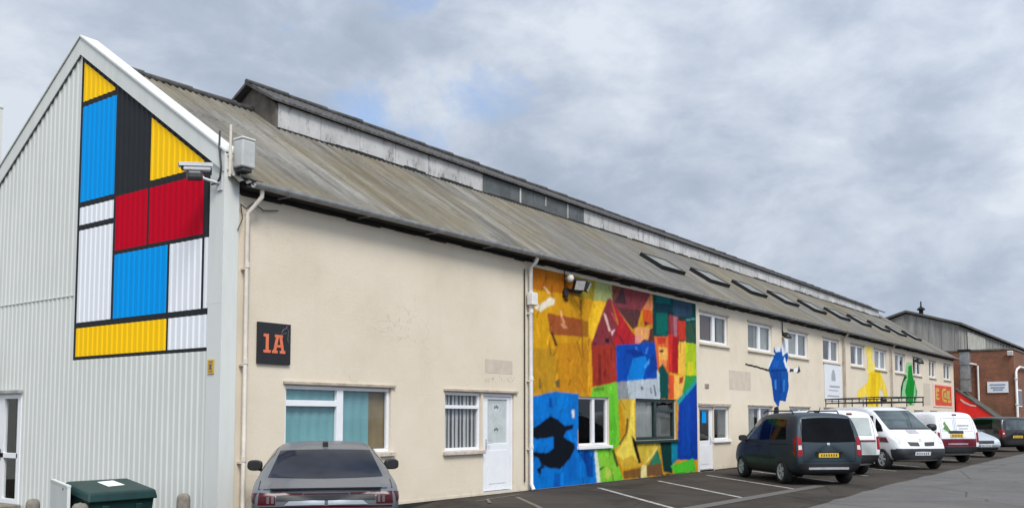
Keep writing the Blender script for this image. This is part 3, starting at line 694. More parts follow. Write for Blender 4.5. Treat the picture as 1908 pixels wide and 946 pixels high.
# wall base strip, patches of old paint and air vent
b_ = MB(); b_.box(.24, 8.05, -.012, -.002, -.3, .06); part(b_, 'wall_plinth', M['cream'])
b_ = MB(); b_.box(.24, 16.8, -.02, -.013, -.3, .012); b_.box(17.9, 38, -.014, -.003, -.3, .03); part(b_, 'dark_base_strip', M['fascia'])  # thin dark strip along the foot of the wall
for xa, xb, za, zb in ((6.52, 7.48, 2.54, 2.83), (19.1, 20.9, 2.5, 3.12), (45.3, 46.9, 2.3, 3.5)):
    b_ = MB(); b_.quad((xa, -.003, za), (xb, -.003, za), (xb, -.003, zb), (xa, -.003, zb)); part(b_, 'old_paint_patch', M['cream_dark'])
b_ = MB()
for i in range(26):
    xx = 6.5 + random.random() * 1.1; zz = 2.34 + random.random() * .14; s_ = random.uniform(.012, .03); b_.quad((xx, -.003, zz), (xx + s_, -.003, zz - s_ * .4), (xx + s_ * .8, -.003, zz + s_), (xx - s_ * .2, -.003, zz + s_ * .8))
part(b_, 'paint_flaking', M['sill'])
b_ = MB(); b_.box(17.28, 17.55, -.02, -.002, 2.5, 2.64, 0, .004)
for i in range(4): b_.box(17.3, 17.53, -.032, -.0205, 2.515 + .03 * i, 2.528 + .03 * i)
part(b_, 'air_vent', M['lintel'])
# downpipes
def downpipe(x, mat, z0=.0, hopper=False, top=5.15, swan=True, r=.037):
    b_ = MB(); pts = ([(x + .12, -.27, top), (x + .12, -.27, top - .1), (x, -.09, top - .36)] if swan else [(x, -.27, top), (x, -.22, top - .1), (x, -.09, top - .2)]) + [(x, -.09, z0 + .16), (x - .01, -.16, z0 + .03)]
    b_.tube(pts, r, 10); z = .9
    while z < top - .4: b_.box(x - .055, x + .055, -.10, -.002, z, z + .03); b_.tube([(x, -.09, z + .03), (x, -.09, z + .11)], r + .009, 10); z += 1.5
    if hopper: b_.box(x - .10, x + .12, -.20, -.045, 4.1, 4.38, 0, .015)
    part(b_, 'downpipe', M[mat])
downpipe(.38, 'pipe_cream'); downpipe(8.06, 'pipe_white', hopper=True, swan=False, r=.045)
downpipe(30.95, 'lintel', r=.045, swan=False); downpipe(38.5, 'lintel', swan=False)
b_ = MB(); b_.tube([(23.85, -.04, 5.1), (23.85, -.04, 4.75), (23.95, -.04, 4.6)], .02, 8); b_.tube([(7.9, -.03, 4.9), (7.9, -.03, .2)], .016, 6)
b_.tube([(.25, -.06, 4.92), (.35, -.08, 4.86), (.5, -.06, 4.98), (.7, -.05, 4.9), (1.0, -.05, 4.95)], .01, 6)
b_.tube([(.27, -.05, 4.9), (.3, -.06, 4.7), (.2, -.08, 4.5)], .009, 6)
part(b_, 'cable_run', M['camdark'])
# black cable loop on the corner casing
b_ = MB(); b_.tube([(-.065, .06, 6.02), (-.075, .05, 5.75), (-.085, -.02, 5.45), (-.1, -.02, 5.27), (-.1, .06, 5.19), (-.09, .2, 5.2)], .016, 8)
part(b_, 'black_cable', M['camdark'])
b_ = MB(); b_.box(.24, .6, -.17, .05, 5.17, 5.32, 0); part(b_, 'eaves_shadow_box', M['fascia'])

# ------------------------------------------------------------------ murals (flat paint on the wall)
def paint_sheet(name, polys, bx, cell, y, holes_=(), parent=None, mat='figure_paint', label=None, wob=.005, strokes=25, blur=0):
    x0, x1, z0, z1 = bx; nx = int((x1 - x0) / cell[0]); nz = int((z1 - z0) / cell[1])
    X, Z = np.meshgrid(x0 + (np.arange(nx) + .5) * cell[0], z0 + (np.arange(nz) + .5) * cell[1], indexing='ij')
    Xw = X + wob * np.sin(Z * 17 + 3 * np.sin(X * 9)) * .8; Zw = Z + wob * np.sin(X * 13 + 2.2 * np.sin(Z * 8))
    idx = np.full(X.shape, -1)
    for k, (pl, c) in enumerate(polys):
        inside = np.zeros(X.shape, bool); n = len(pl)
        for i in range(n):
            (xa, za), (xb, zb_) = pl[i], pl[(i + 1) % n]
            if za == zb_: continue
            inside ^= ((za > Zw) != (zb_ > Zw)) & (Xw < (xb - xa) * (Zw - za) / (zb_ - za) + xa)
        idx[inside] = k
    for h in holes_: idx[(X > h[0]) & (X < h[1]) & (Z > h[2]) & (Z < h[3])] = -1
    pal = np.array([c[:3] for _, c in polys] + [(.5, .5, .5)], dtype=np.float32); img = pal[idx]
    w = (idx >= 0).astype(np.float32)[..., None]; rng = np.random.default_rng(3)
    for _ in range(strokes):                     # loose brush strokes and drips, darker or lighter than what they cross
        i0 = rng.integers(0, nx); j0 = rng.integers(0, nz); ln = int(rng.integers(4, 26)); wd = int(rng.integers(1, 3)); k = float(rng.choice([.45, .6, .75, 1.25, 1.5])); sl = float(rng.normal(0, .35))
        for q in range(ln):
            ii = int(i0 + q * sl); jj = j0 - q
            if 0 <= ii < nx - wd and 0 <= jj < nz: img[ii:ii + wd, jj] *= k
    a_ = img * w
    for _ in range(blur):
        p_ = np.pad(a_, ((1, 1), (1, 1), (0, 0)), mode='edge'); q_ = np.pad(w, ((1, 1), (1, 1), (0, 0)), mode='edge')
        a_ = sum(p_[i:i + nx, j:j + nz] * k for i, j, k in ((0, 1, .15), (2, 1, .15), (1, 0, .15), (1, 2, .15), (1, 1, .4))); wq = sum(q_[i:i + nx, j:j + nz] * k for i, j, k in ((0, 1, .15), (2, 1, .15), (1, 0, .15), (1, 2, .15), (1, 1, .4)))
        a_ = np.where(w > 0, a_ / np.maximum(wq, 1e-4), 0)
    img = np.clip(a_, 0, 1)
    pad = np.zeros((nx + 2, nz + 2, 4), np.float32); pad[1:-1, 1:-1, :3] = img * w; pad[1:-1, 1:-1, 3:] = w
    vc = pad[:-1, :-1] + pad[1:, :-1] + pad[:-1, 1:] + pad[1:, 1:]; vc = np.concatenate([vc[..., :3] / np.maximum(vc[..., 3:], 1), np.ones(vc.shape[:2] + (1,), np.float32)], -1)
    vid = {}; vs = []; fs = []; cl = []
    def V(i, j):
        if (i, j) not in vid: vid[(i, j)] = len(vs); vs.append((x0 + i * cell[0] - WO[0], y - WO[1], z0 + j * cell[1])); cl.append(vc[i, j])
        return vid[(i, j)]
    I, J = np.nonzero(idx >= 0)
    for i, j in zip(I.tolist(), J.tolist()): fs.append((V(i, j), V(i + 1, j), V(i + 1, j + 1), V(i, j + 1)))
    me = bpy.data.meshes.new(name); me.from_pydata(vs, [], fs); me.materials.append(M[mat])
    at = me.attributes.new('paint', 'FLOAT_COLOR', 'POINT')
    at.data.foreach_set('color', np.array(cl, dtype=np.float32).ravel())
    o = bpy.data.objects.new(name, me); col.objects.link(o); o.parent = wh
    if label: o['label'] = label
    return o
PK = .95
def C8(r, g_, b2): a = lin(r, g_, b2); return (a[0] * PK, a[1] * PK, a[2] * PK, 1)
MURAL = [([(8.1,5.18),(16.88,5.27),(16.7,-0.1),(8.08,-0.04)],(205,145,22)),([(8.1,5.18),(10.24,5.15),(10.04,4.53),(8.1,4.48)],(183,108,20)),([(10.05,5.19),(11.04,5.19),(10.93,4.5),(9.94,4.52)],(158,138,40)),([(8.1,4.49),(8.78,4.49),(9.13,3.93),(8.42,2.17),(8.09,2.16)],(212,155,20)),([(8.21,3.15),(9.12,3.2),(9.23,2.18),(8.09,2.16)],(190,140,30)),([(9.24,3.34),(10.68,3.43),(10.67,2.23),(9.29,2.2)],(196,132,22)),([(10.99,5.18),(11.81,5.14),(11.8,4.55),(10.88,4.51)],(158,165,105)),([(10.83,4.49),(11.69,4.55),(10.79,3.5),(10.62,3.66)],(240,188,40)),([(10.8,4.39),(11.45,4.53),(10.69,3.85),(10.62,3.57),(10.56,3.84)],(238,185,35)),([(10.54,3.69),(10.79,3.51),(10.8,2.15),(10.6,2.15)],(222,155,28)),([(8.83,4.0),(10.4,3.99),(10.44,3.57),(8.95,3.52)],(152,78,36)),([(10.33,3.96),(10.62,3.95),(10.62,3.57),(10.39,3.57)],(160,100,25)),([(10.23,4.47),(10.3,4.47),(10.39,3.07),(10.34,3.07)],(130,85,20)),([(8.92,3.61),(9.06,3.56),(9.27,3.26),(9.15,3.28)],(60,40,25)),([(9.54,4.43),(9.74,4.45),(9.7,4.34),(9.56,4.34)],(70,45,25)),([(9.31,4.09),(9.37,4.12),(9.58,3.83),(9.5,3.81)],(215,150,100)),([(9.36,3.8),(9.5,3.83),(9.7,3.71),(9.48,3.71)],(200,140,110)),([(8.66,4.59),(8.75,4.6),(8.95,4.46),(8.86,4.45)],(235,200,150)),([(8.48,2.49),(8.54,2.49),(8.55,2.27),(8.49,2.27)],(90,80,50)),([(9.11,2.44),(9.35,2.52),(9.33,2.29),(9.2,2.32)],(110,90,50)),([(10.74,3.42),(11.51,4.56),(11.69,4.66),(12.31,3.49),(10.74,3.31)],(134,50,58)),([(11.69,4.66),(11.94,4.46),(12.97,3.77),(13.05,3.54),(11.76,3.43),(12.09,4.03)],(178,34,44)),([(11.75,5.08),(14.03,5.18),(13.95,4.96),(13.33,4.49),(13.04,3.99),(12.84,3.94),(11.8,4.51)],(130,58,64)),([(11.85,5.06),(12.33,5.05),(11.9,4.53),(11.78,4.67)],(112,62,52)),([(12.06,4.44),(13.33,4.49),(13.08,4.0),(12.84,3.94)],(88,52,52)),([(12.33,5.02),(12.52,4.56),(11.87,4.55)],(74,46,54)),([(13.91,5.03),(14.01,4.55),(13.37,4.49)],(226,135,84)),([(13.37,4.53),(13.94,4.53),(14.0,4.17),(13.46,4.09)],(216,84,36)),([(13.47,4.23),(13.82,4.16),(13.53,4.07)],(120,50,40)),([(12.98,4.01),(13.89,4.06),(13.74,3.81),(13.52,3.59),(12.97,3.56)],(232,160,98)),([(12.97,3.79),(13.32,3.78),(13.17,3.57),(12.97,3.56)],(225,140,130)),([(13.82,4.02),(14.11,4.11),(14.1,3.63),(13.66,3.6)],(95,48,42)),([(13.17,3.57),(13.45,3.72),(14.1,3.7),(14.1,3.63)],(70,60,110)),([(10.75,3.37),(11.98,3.48),(12.01,2.49),(10.8,2.36)],(158,50,36)),([(11.08,3.19),(11.2,3.19),(11.22,2.44),(11.1,2.43)],(125,38,30)),([(11.35,3.33),(11.41,3.33),(11.46,2.58),(11.37,2.57)],(140,36,30)),([(11.42,3.6),(11.63,3.61),(11.63,3.5),(11.41,3.49)],(45,25,30)),([(10.81,3.42),(10.96,3.47),(10.96,3.4)],(60,35,40)),([(11.33,4.24),(11.49,4.19),(11.7,3.79),(11.6,3.79)],(230,190,180)),([(11.7,3.79),(11.93,3.88),(11.76,3.69)],(230,190,190)),([(11.74,4.28),(11.81,4.27),(11.99,4.07),(11.92,4.07)],(205,80,80)),([(12.05,3.75),(12.24,3.67),(12.43,3.52),(12.3,3.51)],(120,30,40)),([(11.95,3.47),(14.16,3.67),(14.24,2.66),(11.99,2.49)],(0,70,168)),([(12.82,3.15),(13.45,3.32),(13.65,3.12),(13.36,2.61),(12.48,2.54)],(0,122,208)),([(13.44,2.98),(13.76,3.2),(13.83,3.13),(13.51,2.91)],(60,150,225)),([(12.97,3.49),(13.07,3.5),(13.1,3.3),(13.0,3.32)],(60,120,200)),([(13.59,3.49),(13.73,3.54),(13.62,3.33),(13.5,3.32)],(60,120,205)),([(12.49,3.36),(12.96,3.42),(13.66,3.29),(12.96,3.19)],(0,52,140)),([(13.8,3.27),(14.2,3.36),(14.24,2.95),(13.64,2.68)],(0,62,150)),([(13.99,5.24),(16.94,5.22),(16.89,3.62),(13.96,3.81)],(4,62,62)),([(14.17,5.07),(15.08,5.08),(15.07,4.83),(14.16,4.78)],(0,92,98)),([(14.13,4.74),(15.11,4.82),(15.11,4.6),(14.12,4.53)],(8,50,66)),([(15.24,5.06),(16.46,5.12),(16.45,4.56),(15.22,4.52)],(46,70,92)),([(14.19,4.5),(14.87,4.54),(14.85,3.89),(14.18,3.91)],(0,98,88)),([(14.87,4.6),(15.26,4.6),(15.18,4.48),(14.88,4.42)],(20,40,50)),([(15.98,4.41),(16.91,4.45),(16.89,3.79),(15.96,3.78)],(46,78,62)),([(16.03,4.48),(16.66,4.58),(16.7,4.52),(16.07,4.43)],(80,150,150)),([(14.95,4.48),(15.54,4.44),(15.49,2.87),(14.89,2.88)],(166,24,30)),([(14.99,4.52),(15.54,4.5),(15.48,3.93),(15.05,3.9)],(150,62,72)),([(15.22,4.5),(15.46,4.49),(15.44,3.93),(15.28,3.92)],(165,110,120)),([(14.9,3.96),(15.17,3.98),(15.1,2.88),(14.89,2.88)],(205,45,35)),([(15.54,4.41),(16.02,4.41),(16.01,3.86),(15.52,3.83)],(198,56,40)),([(15.58,4.5),(15.9,4.49),(15.94,4.42),(15.58,4.41)],(60,40,45)),([(14.03,3.83),(14.89,3.89),(14.9,2.81),(14.24,2.95),(14.1,3.63)],(224,108,50)),([(14.18,3.82),(14.78,3.86),(14.7,3.67),(14.28,3.64)],(205,60,40)),([(14.28,3.57),(14.85,3.57),(14.84,3.18),(14.38,3.02)],(240,172,84)),([(14.38,3.23),(14.84,3.22),(14.76,3.04),(14.45,3.02)],(230,135,75)),([(14.33,3.47),(14.58,3.5),(14.58,3.43),(14.37,3.42)],(50,35,40)),([(15.56,3.79),(16.01,3.82),(15.97,2.83),(15.51,2.86)],(246,188,72)),([(16.0,3.79),(16.89,3.81),(16.86,2.86),(15.97,2.83)],(168,194,30)),([(16.11,3.24),(16.53,3.26),(16.52,2.85),(16.1,2.83)],(205,200,40)),([(14.9,2.8),(15.23,2.81),(15.22,2.13),(14.88,2.13)],(222,82,46)),([(15.23,2.82),(15.97,2.82),(15.71,2.14),(15.22,2.13)],(242,184,84)),([(15.57,2.75),(15.85,2.81),(15.76,2.61),(15.56,2.57)],(170,70,30)),([(15.97,2.83),(16.86,2.86),(16.85,2.72),(15.67,2.11)],(52,150,62)),([(14.3,2.98),(14.53,3.1),(14.89,2.83),(14.87,2.13),(14.3,2.12)],(4,74,70)),([(14.19,2.91),(14.34,2.81),(14.36,2.12),(14.21,2.12)],(190,215,215)),([(16.84,2.72),(15.5,2.0),(15.35,0.42),(16.77,0.37)],(0,56,152)),([(15.76,2.17),(16.29,2.31),(16.23,0.52),(15.64,0.54)],(0,66,165)),([(16.85,2.86),(16.84,2.69),(15.47,1.97),(15.36,2.09),(16.22,2.51)],(34,150,150)),([(11.98,2.52),(14.23,2.69),(14.37,2.09),(12.0,2.05)],(138,142,146)),([(12.51,2.56),(14.26,2.69),(14.34,2.08),(12.62,2.06)],(178,188,194)),([(13.25,2.43),(13.38,2.43),(13.41,2.35),(13.26,2.34)],(100,105,115)),([(13.96,2.51),(14.06,2.51),(14.15,2.2),(14.07,2.18)],(95,100,110)),([(13.76,2.41),(13.83,2.43),(13.89,2.26),(13.81,2.26)],(110,115,120)),([(10.8,2.34),(11.98,2.52),(12.06,2.05),(12.12,0.94),(11.79,0.78),(12.3,0.0),(11.05,0.0),(10.88,0.78),(10.7,2.12)],(112,194,50)),([(10.82,2.33),(11.36,2.39),(11.36,2.29),(10.87,2.25)],(90,140,40)),([(11.64,2.21),(11.87,2.22),(11.9,0.95),(11.67,0.84)],(92,185,45)),([(11.01,0.69),(11.73,0.72),(11.95,0.37),(11.89,0.09),(11.11,0.05)],(130,195,55)),([(11.39,0.4),(11.83,0.21),(11.38,0.06)],(180,205,80)),([(11.7,0.81),(11.82,0.81),(12.04,0.4),(11.95,0.34)],(60,80,30)),([(11.06,0.35),(11.39,0.42),(11.17,0.31)],(50,70,35)),([(8.12,2.06),(9.11,2.21),(10.17,2.17),(10.1,0.87),(10.88,0.82),(11.0,0.01),(8.11,0.02)],(0,112,198)),([(8.25,2.04),(8.88,2.13),(8.88,1.66),(8.24,1.53)],(0,118,208)),([(9.11,2.16),(9.5,2.17),(9.49,1.8),(9.16,1.79)],(0,120,205)),([(9.48,0.53),(10.03,0.83),(10.02,0.13),(9.53,0.08)],(0,102,190)),([(10.18,0.74),(10.54,0.81),(10.8,0.59),(10.79,0.15),(10.53,0.19),(10.43,0.49)],(0,66,150)),([(9.08,0.34),(9.34,0.33),(9.33,-0.04),(9.07,-0.04)],(0,90,178)),([(8.88,2.05),(9.0,2.08),(9.01,1.84),(8.9,1.84)],(0,70,160)),([(9.84,1.78),(9.96,1.79),(9.96,1.6),(9.86,1.6)],(220,225,228)),([(8.22,1.36),(8.51,1.46),(8.92,1.64),(9.25,1.57),(9.56,1.41),(9.93,1.45),(9.89,1.34),(9.61,1.29),(9.49,1.16),(9.95,0.99),(9.99,0.88),(9.73,0.63),(9.34,0.42),(8.87,0.47),(8.6,0.54),(8.46,0.71),(8.22,0.77),(8.22,0.86),(8.55,0.81),(8.87,0.82),(9.07,0.91),(9.06,1.17),(8.78,1.15),(8.4,1.12),(8.22,1.18)],(8,14,26)),([(8.64,0.54),(8.73,0.48),(8.55,0.45),(8.57,0.34),(8.47,0.35),(8.39,0.47)],(8,14,26)),([(12.13,2.09),(12.9,2.1),(12.91,0.97),(13.27,0.35),(12.3,0.29),(11.96,0.64),(11.83,0.75),(12.52,1.23)],(204,166,52)),([(12.75,2.06),(12.9,2.09),(12.92,1.13),(13.21,0.35),(12.78,0.63),(12.24,0.53),(11.9,0.69),(12.55,1.17)],(234,208,82)),([(12.47,1.58),(12.59,1.58),(12.52,1.23),(12.13,0.91),(12.05,0.93),(12.43,1.23)],(90,80,40)),([(12.88,0.97),(14.32,0.97),(14.32,0.74),(13.4,0.33)],(206,178,62)),([(13.79,0.6),(14.32,0.92),(13.98,0.62),(13.4,0.34)],(225,210,120)),([(12.73,1.15),(12.94,1.01),(13.24,0.42),(13.09,0.41),(12.82,0.87)],(20,22,18)),([(12.3,0.24),(13.21,0.3),(13.25,0.03),(12.29,0.04)],(122,86,40)),([(13.52,0.34),(14.41,0.37),(14.47,0.02),(13.52,0.05)],(116,80,50)),([(14.18,0.74),(14.41,0.38),(13.59,0.32)],(42,122,90)),([(13.26,0.35),(13.54,0.34),(13.55,0.02),(13.2,0.02)],(228,218,150)),([(14.32,0.97),(15.05,0.97),(15.06,0.05),(14.52,0.12)],(4,54,50)),([(15.01,0.97),(15.4,0.97),(15.38,0.42),(15.03,0.27)],(16,126,152)),([(14.96,0.27),(16.42,0.42),(16.6,0.04),(15.2,0.02)],(76,186,46)),([(14.37,0.05),(16.75,0.02),(16.75,-0.16),(14.37,-0.04)],(20,40,35)),([(10.85,0.81),(10.99,0.8),(11.16,0.01),(10.97,0.01)],(215,225,205)),([(8.26,4.07),(8.63,4.22),(8.95,4.39),(9.15,4.34),(9.09,4.22),(8.86,4.15),(8.73,4.1),(8.58,4.01),(8.41,4.04)],(236,226,200))]
FIGS = [('painted blue overalls figure on the cream wall',[([(23.26,4.09),(23.82,4.16),(24.04,4.38),(24.26,4.58),(24.57,4.45),(24.59,3.97),(24.19,3.5),(24.82,3.39),(25.48,3.48),(25.47,3.29),(24.5,3.29),(24.1,3.57),(22.77,3.22),(22.44,3.35),(22.8,3.76)],(228,232,236)),([(23.07,4.11),(23.25,3.93),(23.66,3.97),(23.77,4.16),(23.92,3.82),(24.38,3.99),(24.53,3.85),(24.19,3.5),(24.44,3.21),(24.46,2.69),(24.12,2.2),(23.56,2.23),(23.39,1.97),(22.96,2.22),(22.76,2.93),(22.49,3.28),(23.0,3.73)],(0,80,160)),([(22.77,3.22),(23.67,3.29),(23.71,2.23),(23.01,2.19)],(0,66,148)),([(23.65,3.25),(23.73,3.26),(23.75,2.49),(23.64,2.49)],(0,40,105)),([(22.68,3.28),(24.29,3.37),(24.29,3.3),(22.72,3.2)],(0,50,120)),([(23.05,2.94),(23.25,2.95),(23.25,2.59),(23.08,2.62)],(60,130,205)),([(23.91,2.97),(24.11,2.98),(24.03,2.53),(23.91,2.53)],(50,120,200)),([(24.09,3.83),(24.3,3.58),(24.71,3.37),(24.6,3.29),(24.19,3.42),(24.0,3.64)],(228,232,236)),([(23.09,3.63),(23.59,3.62),(23.37,3.39),(22.88,3.37)],(20,90,180)),([(23.85,4.59),(24.58,4.73),(24.63,4.64),(24.25,4.47)],(22,26,34)),([(23.0,1.97),(23.4,2.01),(23.43,1.76),(22.89,1.72)],(30,40,55)),([(20.45,3.4),(21.65,3.34),(22.63,3.27),(22.58,3.21),(21.37,3.3),(20.45,3.34)],(60,55,50)),([(25.6,3.56),(25.75,3.34),(25.36,3.25),(25.47,3.36)],(50,55,65)),([(24.61,3.4),(25.04,3.4),(24.98,3.29),(24.6,3.29)],(60,60,70))],(20.3,26.0,1.3,4.75)),('painted yellow figure with raised arm on the cream wall',[([(34.38,4.83),(35.52,4.9),(35.45,4.21),(36.22,3.9),(35.95,3.72),(34.49,3.53),(34.68,4.27)],(245,220,105)),([(33.01,2.76),(34.58,3.2),(34.98,3.72),(36.72,3.86),(37.19,3.45),(37.68,3.19),(38.13,2.45),(37.47,2.41),(37.13,2.86),(36.44,2.98),(36.35,2.08),(34.47,2.06),(34.41,2.66),(33.59,2.45),(33.03,2.41)],(244,212,80)),([(34.92,3.68),(36.58,3.78),(36.94,3.55),(36.49,2.91),(36.28,2.01),(34.58,2.0),(34.57,3.06)],(240,206,30)),([(35.21,3.62),(36.07,3.66),(35.81,2.28),(34.84,2.27)],(232,190,20))],(32.4,38.6,1.3,5.0)),('painted green figure on the cream wall',[([(41.78,4.48),(42.86,4.5),(42.95,3.92),(43.96,3.01),(43.73,2.54),(43.06,2.25),(41.81,2.24),(41.11,2.65),(40.49,2.38),(40.41,2.93),(41.24,3.7)],(150,200,150)),([(42.13,4.27),(42.85,4.38),(43.01,3.8),(43.36,3.39),(42.92,2.45),(42.43,2.25),(41.83,2.36),(41.3,2.95),(41.9,3.61)],(0,140,40)),([(41.24,3.74),(41.84,3.72),(41.05,3.4),(40.7,2.94),(40.5,2.41),(40.39,2.71),(40.51,3.16)],(30,80,45)),([(43.39,3.62),(43.22,3.54),(43.79,3.01),(43.57,2.53),(43.42,2.61),(43.59,2.96)],(40,90,50))],(40.2,44.6,1.9,4.75))]
mh = [(10.14, 11.58, .92, 2.12), (12.96, 15.32, 1.0, 2.12)]
paint_sheet('colour_mural', [([(float(a), float(c)) for a, c in pl], C8(*rgb)) for pl, rgb in MURAL], (8.14, 16.72, .02, 5.0), (.025, .016), -.006, mh, mat='mural', wob=.005, strokes=420, blur=2)
for lab, pls, bx in FIGS:
    paint_sheet('painted_figure', [([(float(a), float(c)) for a, c in pl], C8(*rgb)) for pl, rgb in pls], bx, (.03, .02), -.005, [(h[0] - .01, h[1] + .01, h[2] - .09, h[3] + .07) for h in holes], label=lab)
# ------------------------------------------------------------------ neighbouring buildings
BO = (60, 1, 0)
bb = empty('brick_building', BO, 'flat topped brown brick building at the far end of the car park', 'building')
def bpart(b_, name, mats, root, off, parent=None, **k):
    o = b_.build(name, mats, None, off, **k); o.parent = parent or root; o.location = (0, 0, 0); return o
b_ = MB(); b_.box(56, 65, -2.95, 8.0, -.3, 5.82); bpart(b_, 'wall', M['brick'], bb, BO)
b_ = MB(); b_.box(55.95, 65.05, -3.0, 8.05, 5.823, 5.93, 0, .01); bpart(b_, 'coping', M['monitor_end'], bb, BO)
b_ = MB(); b_.tube([(55.94, -3.06, .05), (55.94, -3.06, 4.45), (56.1, -3.1, 4.62), (57.2, -3.1, 4.8), (65, -3.1, 4.84)], .07, 10)
for z in (.8, 2.4, 4.0): b_.box(55.84, 56.03, -3.15, -2.96, z, z + .05)
bpart(b_, 'downpipe', M['pipe_white'], bb, BO)
b_ = MB(); b_.box(57.0, 58.6, -2.98, -2.952, 2.3, 3.4); wd = bpart(b_, 'window', M['upvc'], bb, BO)
b_ = MB(); b_.box(57.08, 58.52, -2.99, -2.981, 2.38, 3.32); bpart(b_, 'pane', M['tint'], bb, BO, wd)
SO = (80, 6, 0)
sh = empty('grey_shed', SO, 'big weathered grey sheeted shed with shallow gable behind the brick building', 'shed')
gp = [(2.0, -.3), (9.2, -.3), (9.2, 8.45), (5.6, 9.55), (2.0, 8.45)]
b_ = MB(); b_.prism(gp, lambda y, z: (66, y, z), lambda y, z: (108, y, z)); bpart(b_, 'wall', M['greysheet'], sh, SO)
b_ = MB()
for (ya, za), (yb, zb_) in (((1.7, 8.45), (5.6, 9.64)), ((9.5, 8.45), (5.6, 9.64))):
    b_.prism([(ya, za), (yb, zb_), (yb, zb_ + .16), (ya, za + .16)], lambda y, z: (65.7, y, z), lambda y, z: (108.3, y, z))
bpart(b_, 'roof', M['shed_roof'], sh, SO)
b_ = MB(); y = 2.2
while y < 9.1: b_.box(65.95, 65.998, y, y + .05, 5.2, 8.42 + .29 * min(y - 2, 9.2 - y)); y += .9
x = 66.5
while x < 107: b_.box(x, x + .06, 1.95, 1.998, 4, 8.42); x += 1.5
bpart(b_, 'cover_strip', M['greysheet'], sh, SO)
b_ = MB(); b_.box(69, 76.5, 1.93, 1.948, 6.2, 8.2); bpart(b_, 'pale_panel', M['pale_panel'], sh, SO)
b_ = MB(); b_.lathe([(.16, 9.5), (.16, 9.95), (.30, 9.98), (.30, 10.06), (.06, 10.25), (.05, 10.6), (.0, 10.7)], 14, mat=Matrix.Translation((68, 5.0, 0))); bpart(b_, 'vent_cowl', M['blackmatt'], sh, SO)
LO = (54.7, -1, 0)
lt = empty('red_lean_to', LO, 'small bright red lean-to with sloping mossy roof at the far end of the warehouse', 'lean-to')
b_ = MB(); b_.prism([(-.02, 0), (-.02, 3.32), (-2.42, 1.42), (-2.42, 0)], lambda y, z: (53.62, y, z), lambda y, z: (55.9, y, z)); bpart(b_, 'wall', M['redwall'], lt, LO)
b_ = MB(); b_.prism([(.0, 3.36), (-2.62, 1.28), (-2.62, 1.36), (.0, 3.44)], lambda y, z: (53.57, y, z), lambda y, z: (55.92, y, z)); bpart(b_, 'roof', M['moss_roof'], lt, LO)
b_ = MB(); b_.prism([(-.28, 2.80), (-.5, 2.62), (-.85, 2.42), (-1.15, 2.36), (-1.15, 2.28), (-.85, 2.32), (-.48, 2.5), (-.28, 2.68)], lambda y, z: (53.60, y, z), lambda y, z: (53.616, y, z)); bpart(b_, 'pale_strip', M['pinkish'], lt, LO)
b_ = MB(); b_.box(54.3, 54.85, -.72, -.16, 3.2, 5.72, 0, .03)
for z in (4.0, 4.9): b_.box(54.27, 54.88, -.75, -.13, z, z + .04, 0, .008)
fl = tag(b_.build('metal_flue', M['steel'], None, (54.57, -.44, 3.2)), 'square galvanised metal flue rising between the warehouse and the brick wall', 'flue')
b_ = MB(); b_.box(54.22, 54.93, -.80, -.08, 5.72, 5.86, 0, .02); bpart(b_, 'flue_cap', M['blackmatt'], fl, (54.57, -.44, 3.2))
b_ = MB(); b_.box(54.4, 55.99, -.86, -.74, 4.92, 5.02); b_.tube([(55.9, -.92, .1), (55.9, -.92, 4.9)], .06, 8); bpart(b_, 'bracket', M['pipe_white'], fl, (54.57, -.44, 3.2))
NO = (-1, 20, 0)
nb = empty('white_building', NO, 'tall pale building glimpsed at the left edge beyond the gable', 'building')
b_ = MB(); b_.box(-8, 3.55, 15.2, 26, -.3, 10.4); bpart(b_, 'wall', M['clad'], nb, NO)
b_ = MB(); b_.box(-8.02, 3.57, 15.18, 26.02, 10.403, 10.5, 0, .02); bpart(b_, 'parapet', M['trim'], nb, NO)

# ------------------------------------------------------------------ signs
def sign_text(b_, strokes, f, depth0, depth1, mi):
    for poly in strokes: b_.prism(poly, lambda a, c: f(a, c, depth0), lambda a, c: f(a, c, depth1), mi)
so = (.98, -.03, 2.8)
b_ = MB(); b_.box(.65, 1.31, -.045, -.004, 2.46, 3.12, 0, .006)
s1 = tag(b_.build('unit_sign', M['signblack'], None, so), 'black square sign reading 1A in orange above the big window', 'sign')
one = [[(0, 0), (.15, 0), (.15, .045), (0, .045)], [(.045, .0455), (.105, .0455), (.105, .30), (.045, .30)], [(0, .255), (.0445, .255), (.0445, .30), (0, .30)]]
aa = [[(.18, 0), (.295, 0), (.295, .045), (.18, .045)], [(.345, 0), (.46, 0), (.46, .045), (.345, .045)],
      [(.21, .0455), (.265, .0455), (.315, .2545), (.258, .2545)], [(.375, .0455), (.43, .0455), (.388, .2545), (.328, .2545)], [(.235, .255), (.40, .255), (.40, .30), (.235, .30)], [(.274, .095), (.3665, .095), (.356, .135), (.2835, .135)]]
for glyph in (one, aa):
    b_ = MB(); sign_text(b_, glyph, lambda a, c, d: (.755 + a * .95, d, 2.635 + c), -.056, -.0452, 0); bpart(b_, 'letter', M['signorange'], s1, so)
b_ = MB()
b_.tube([(1.12, -.048, 2.98), (1.16, -.048, 3.03), (1.21, -.048, 3.05), (1.25, -.048, 3.02), (1.25, -.048, 2.95), (1.24, -.048, 2.86), (1.26, -.048, 2.82)], .008, 6)
b_.tube([(1.10, -.048, 2.96), (1.17, -.048, 2.955), (1.22, -.048, 2.98)], .007, 6); b_.tube([(1.2, -.048, 3.04), (1.23, -.048, 3.09)], .006, 6)
bpart(b_, 'faint_emblem', M['signgrey'], s1, so)
b_ = MB(); b_.box(-.066, -.053, .09, .24, 2.27, 2.49, 0, .003)
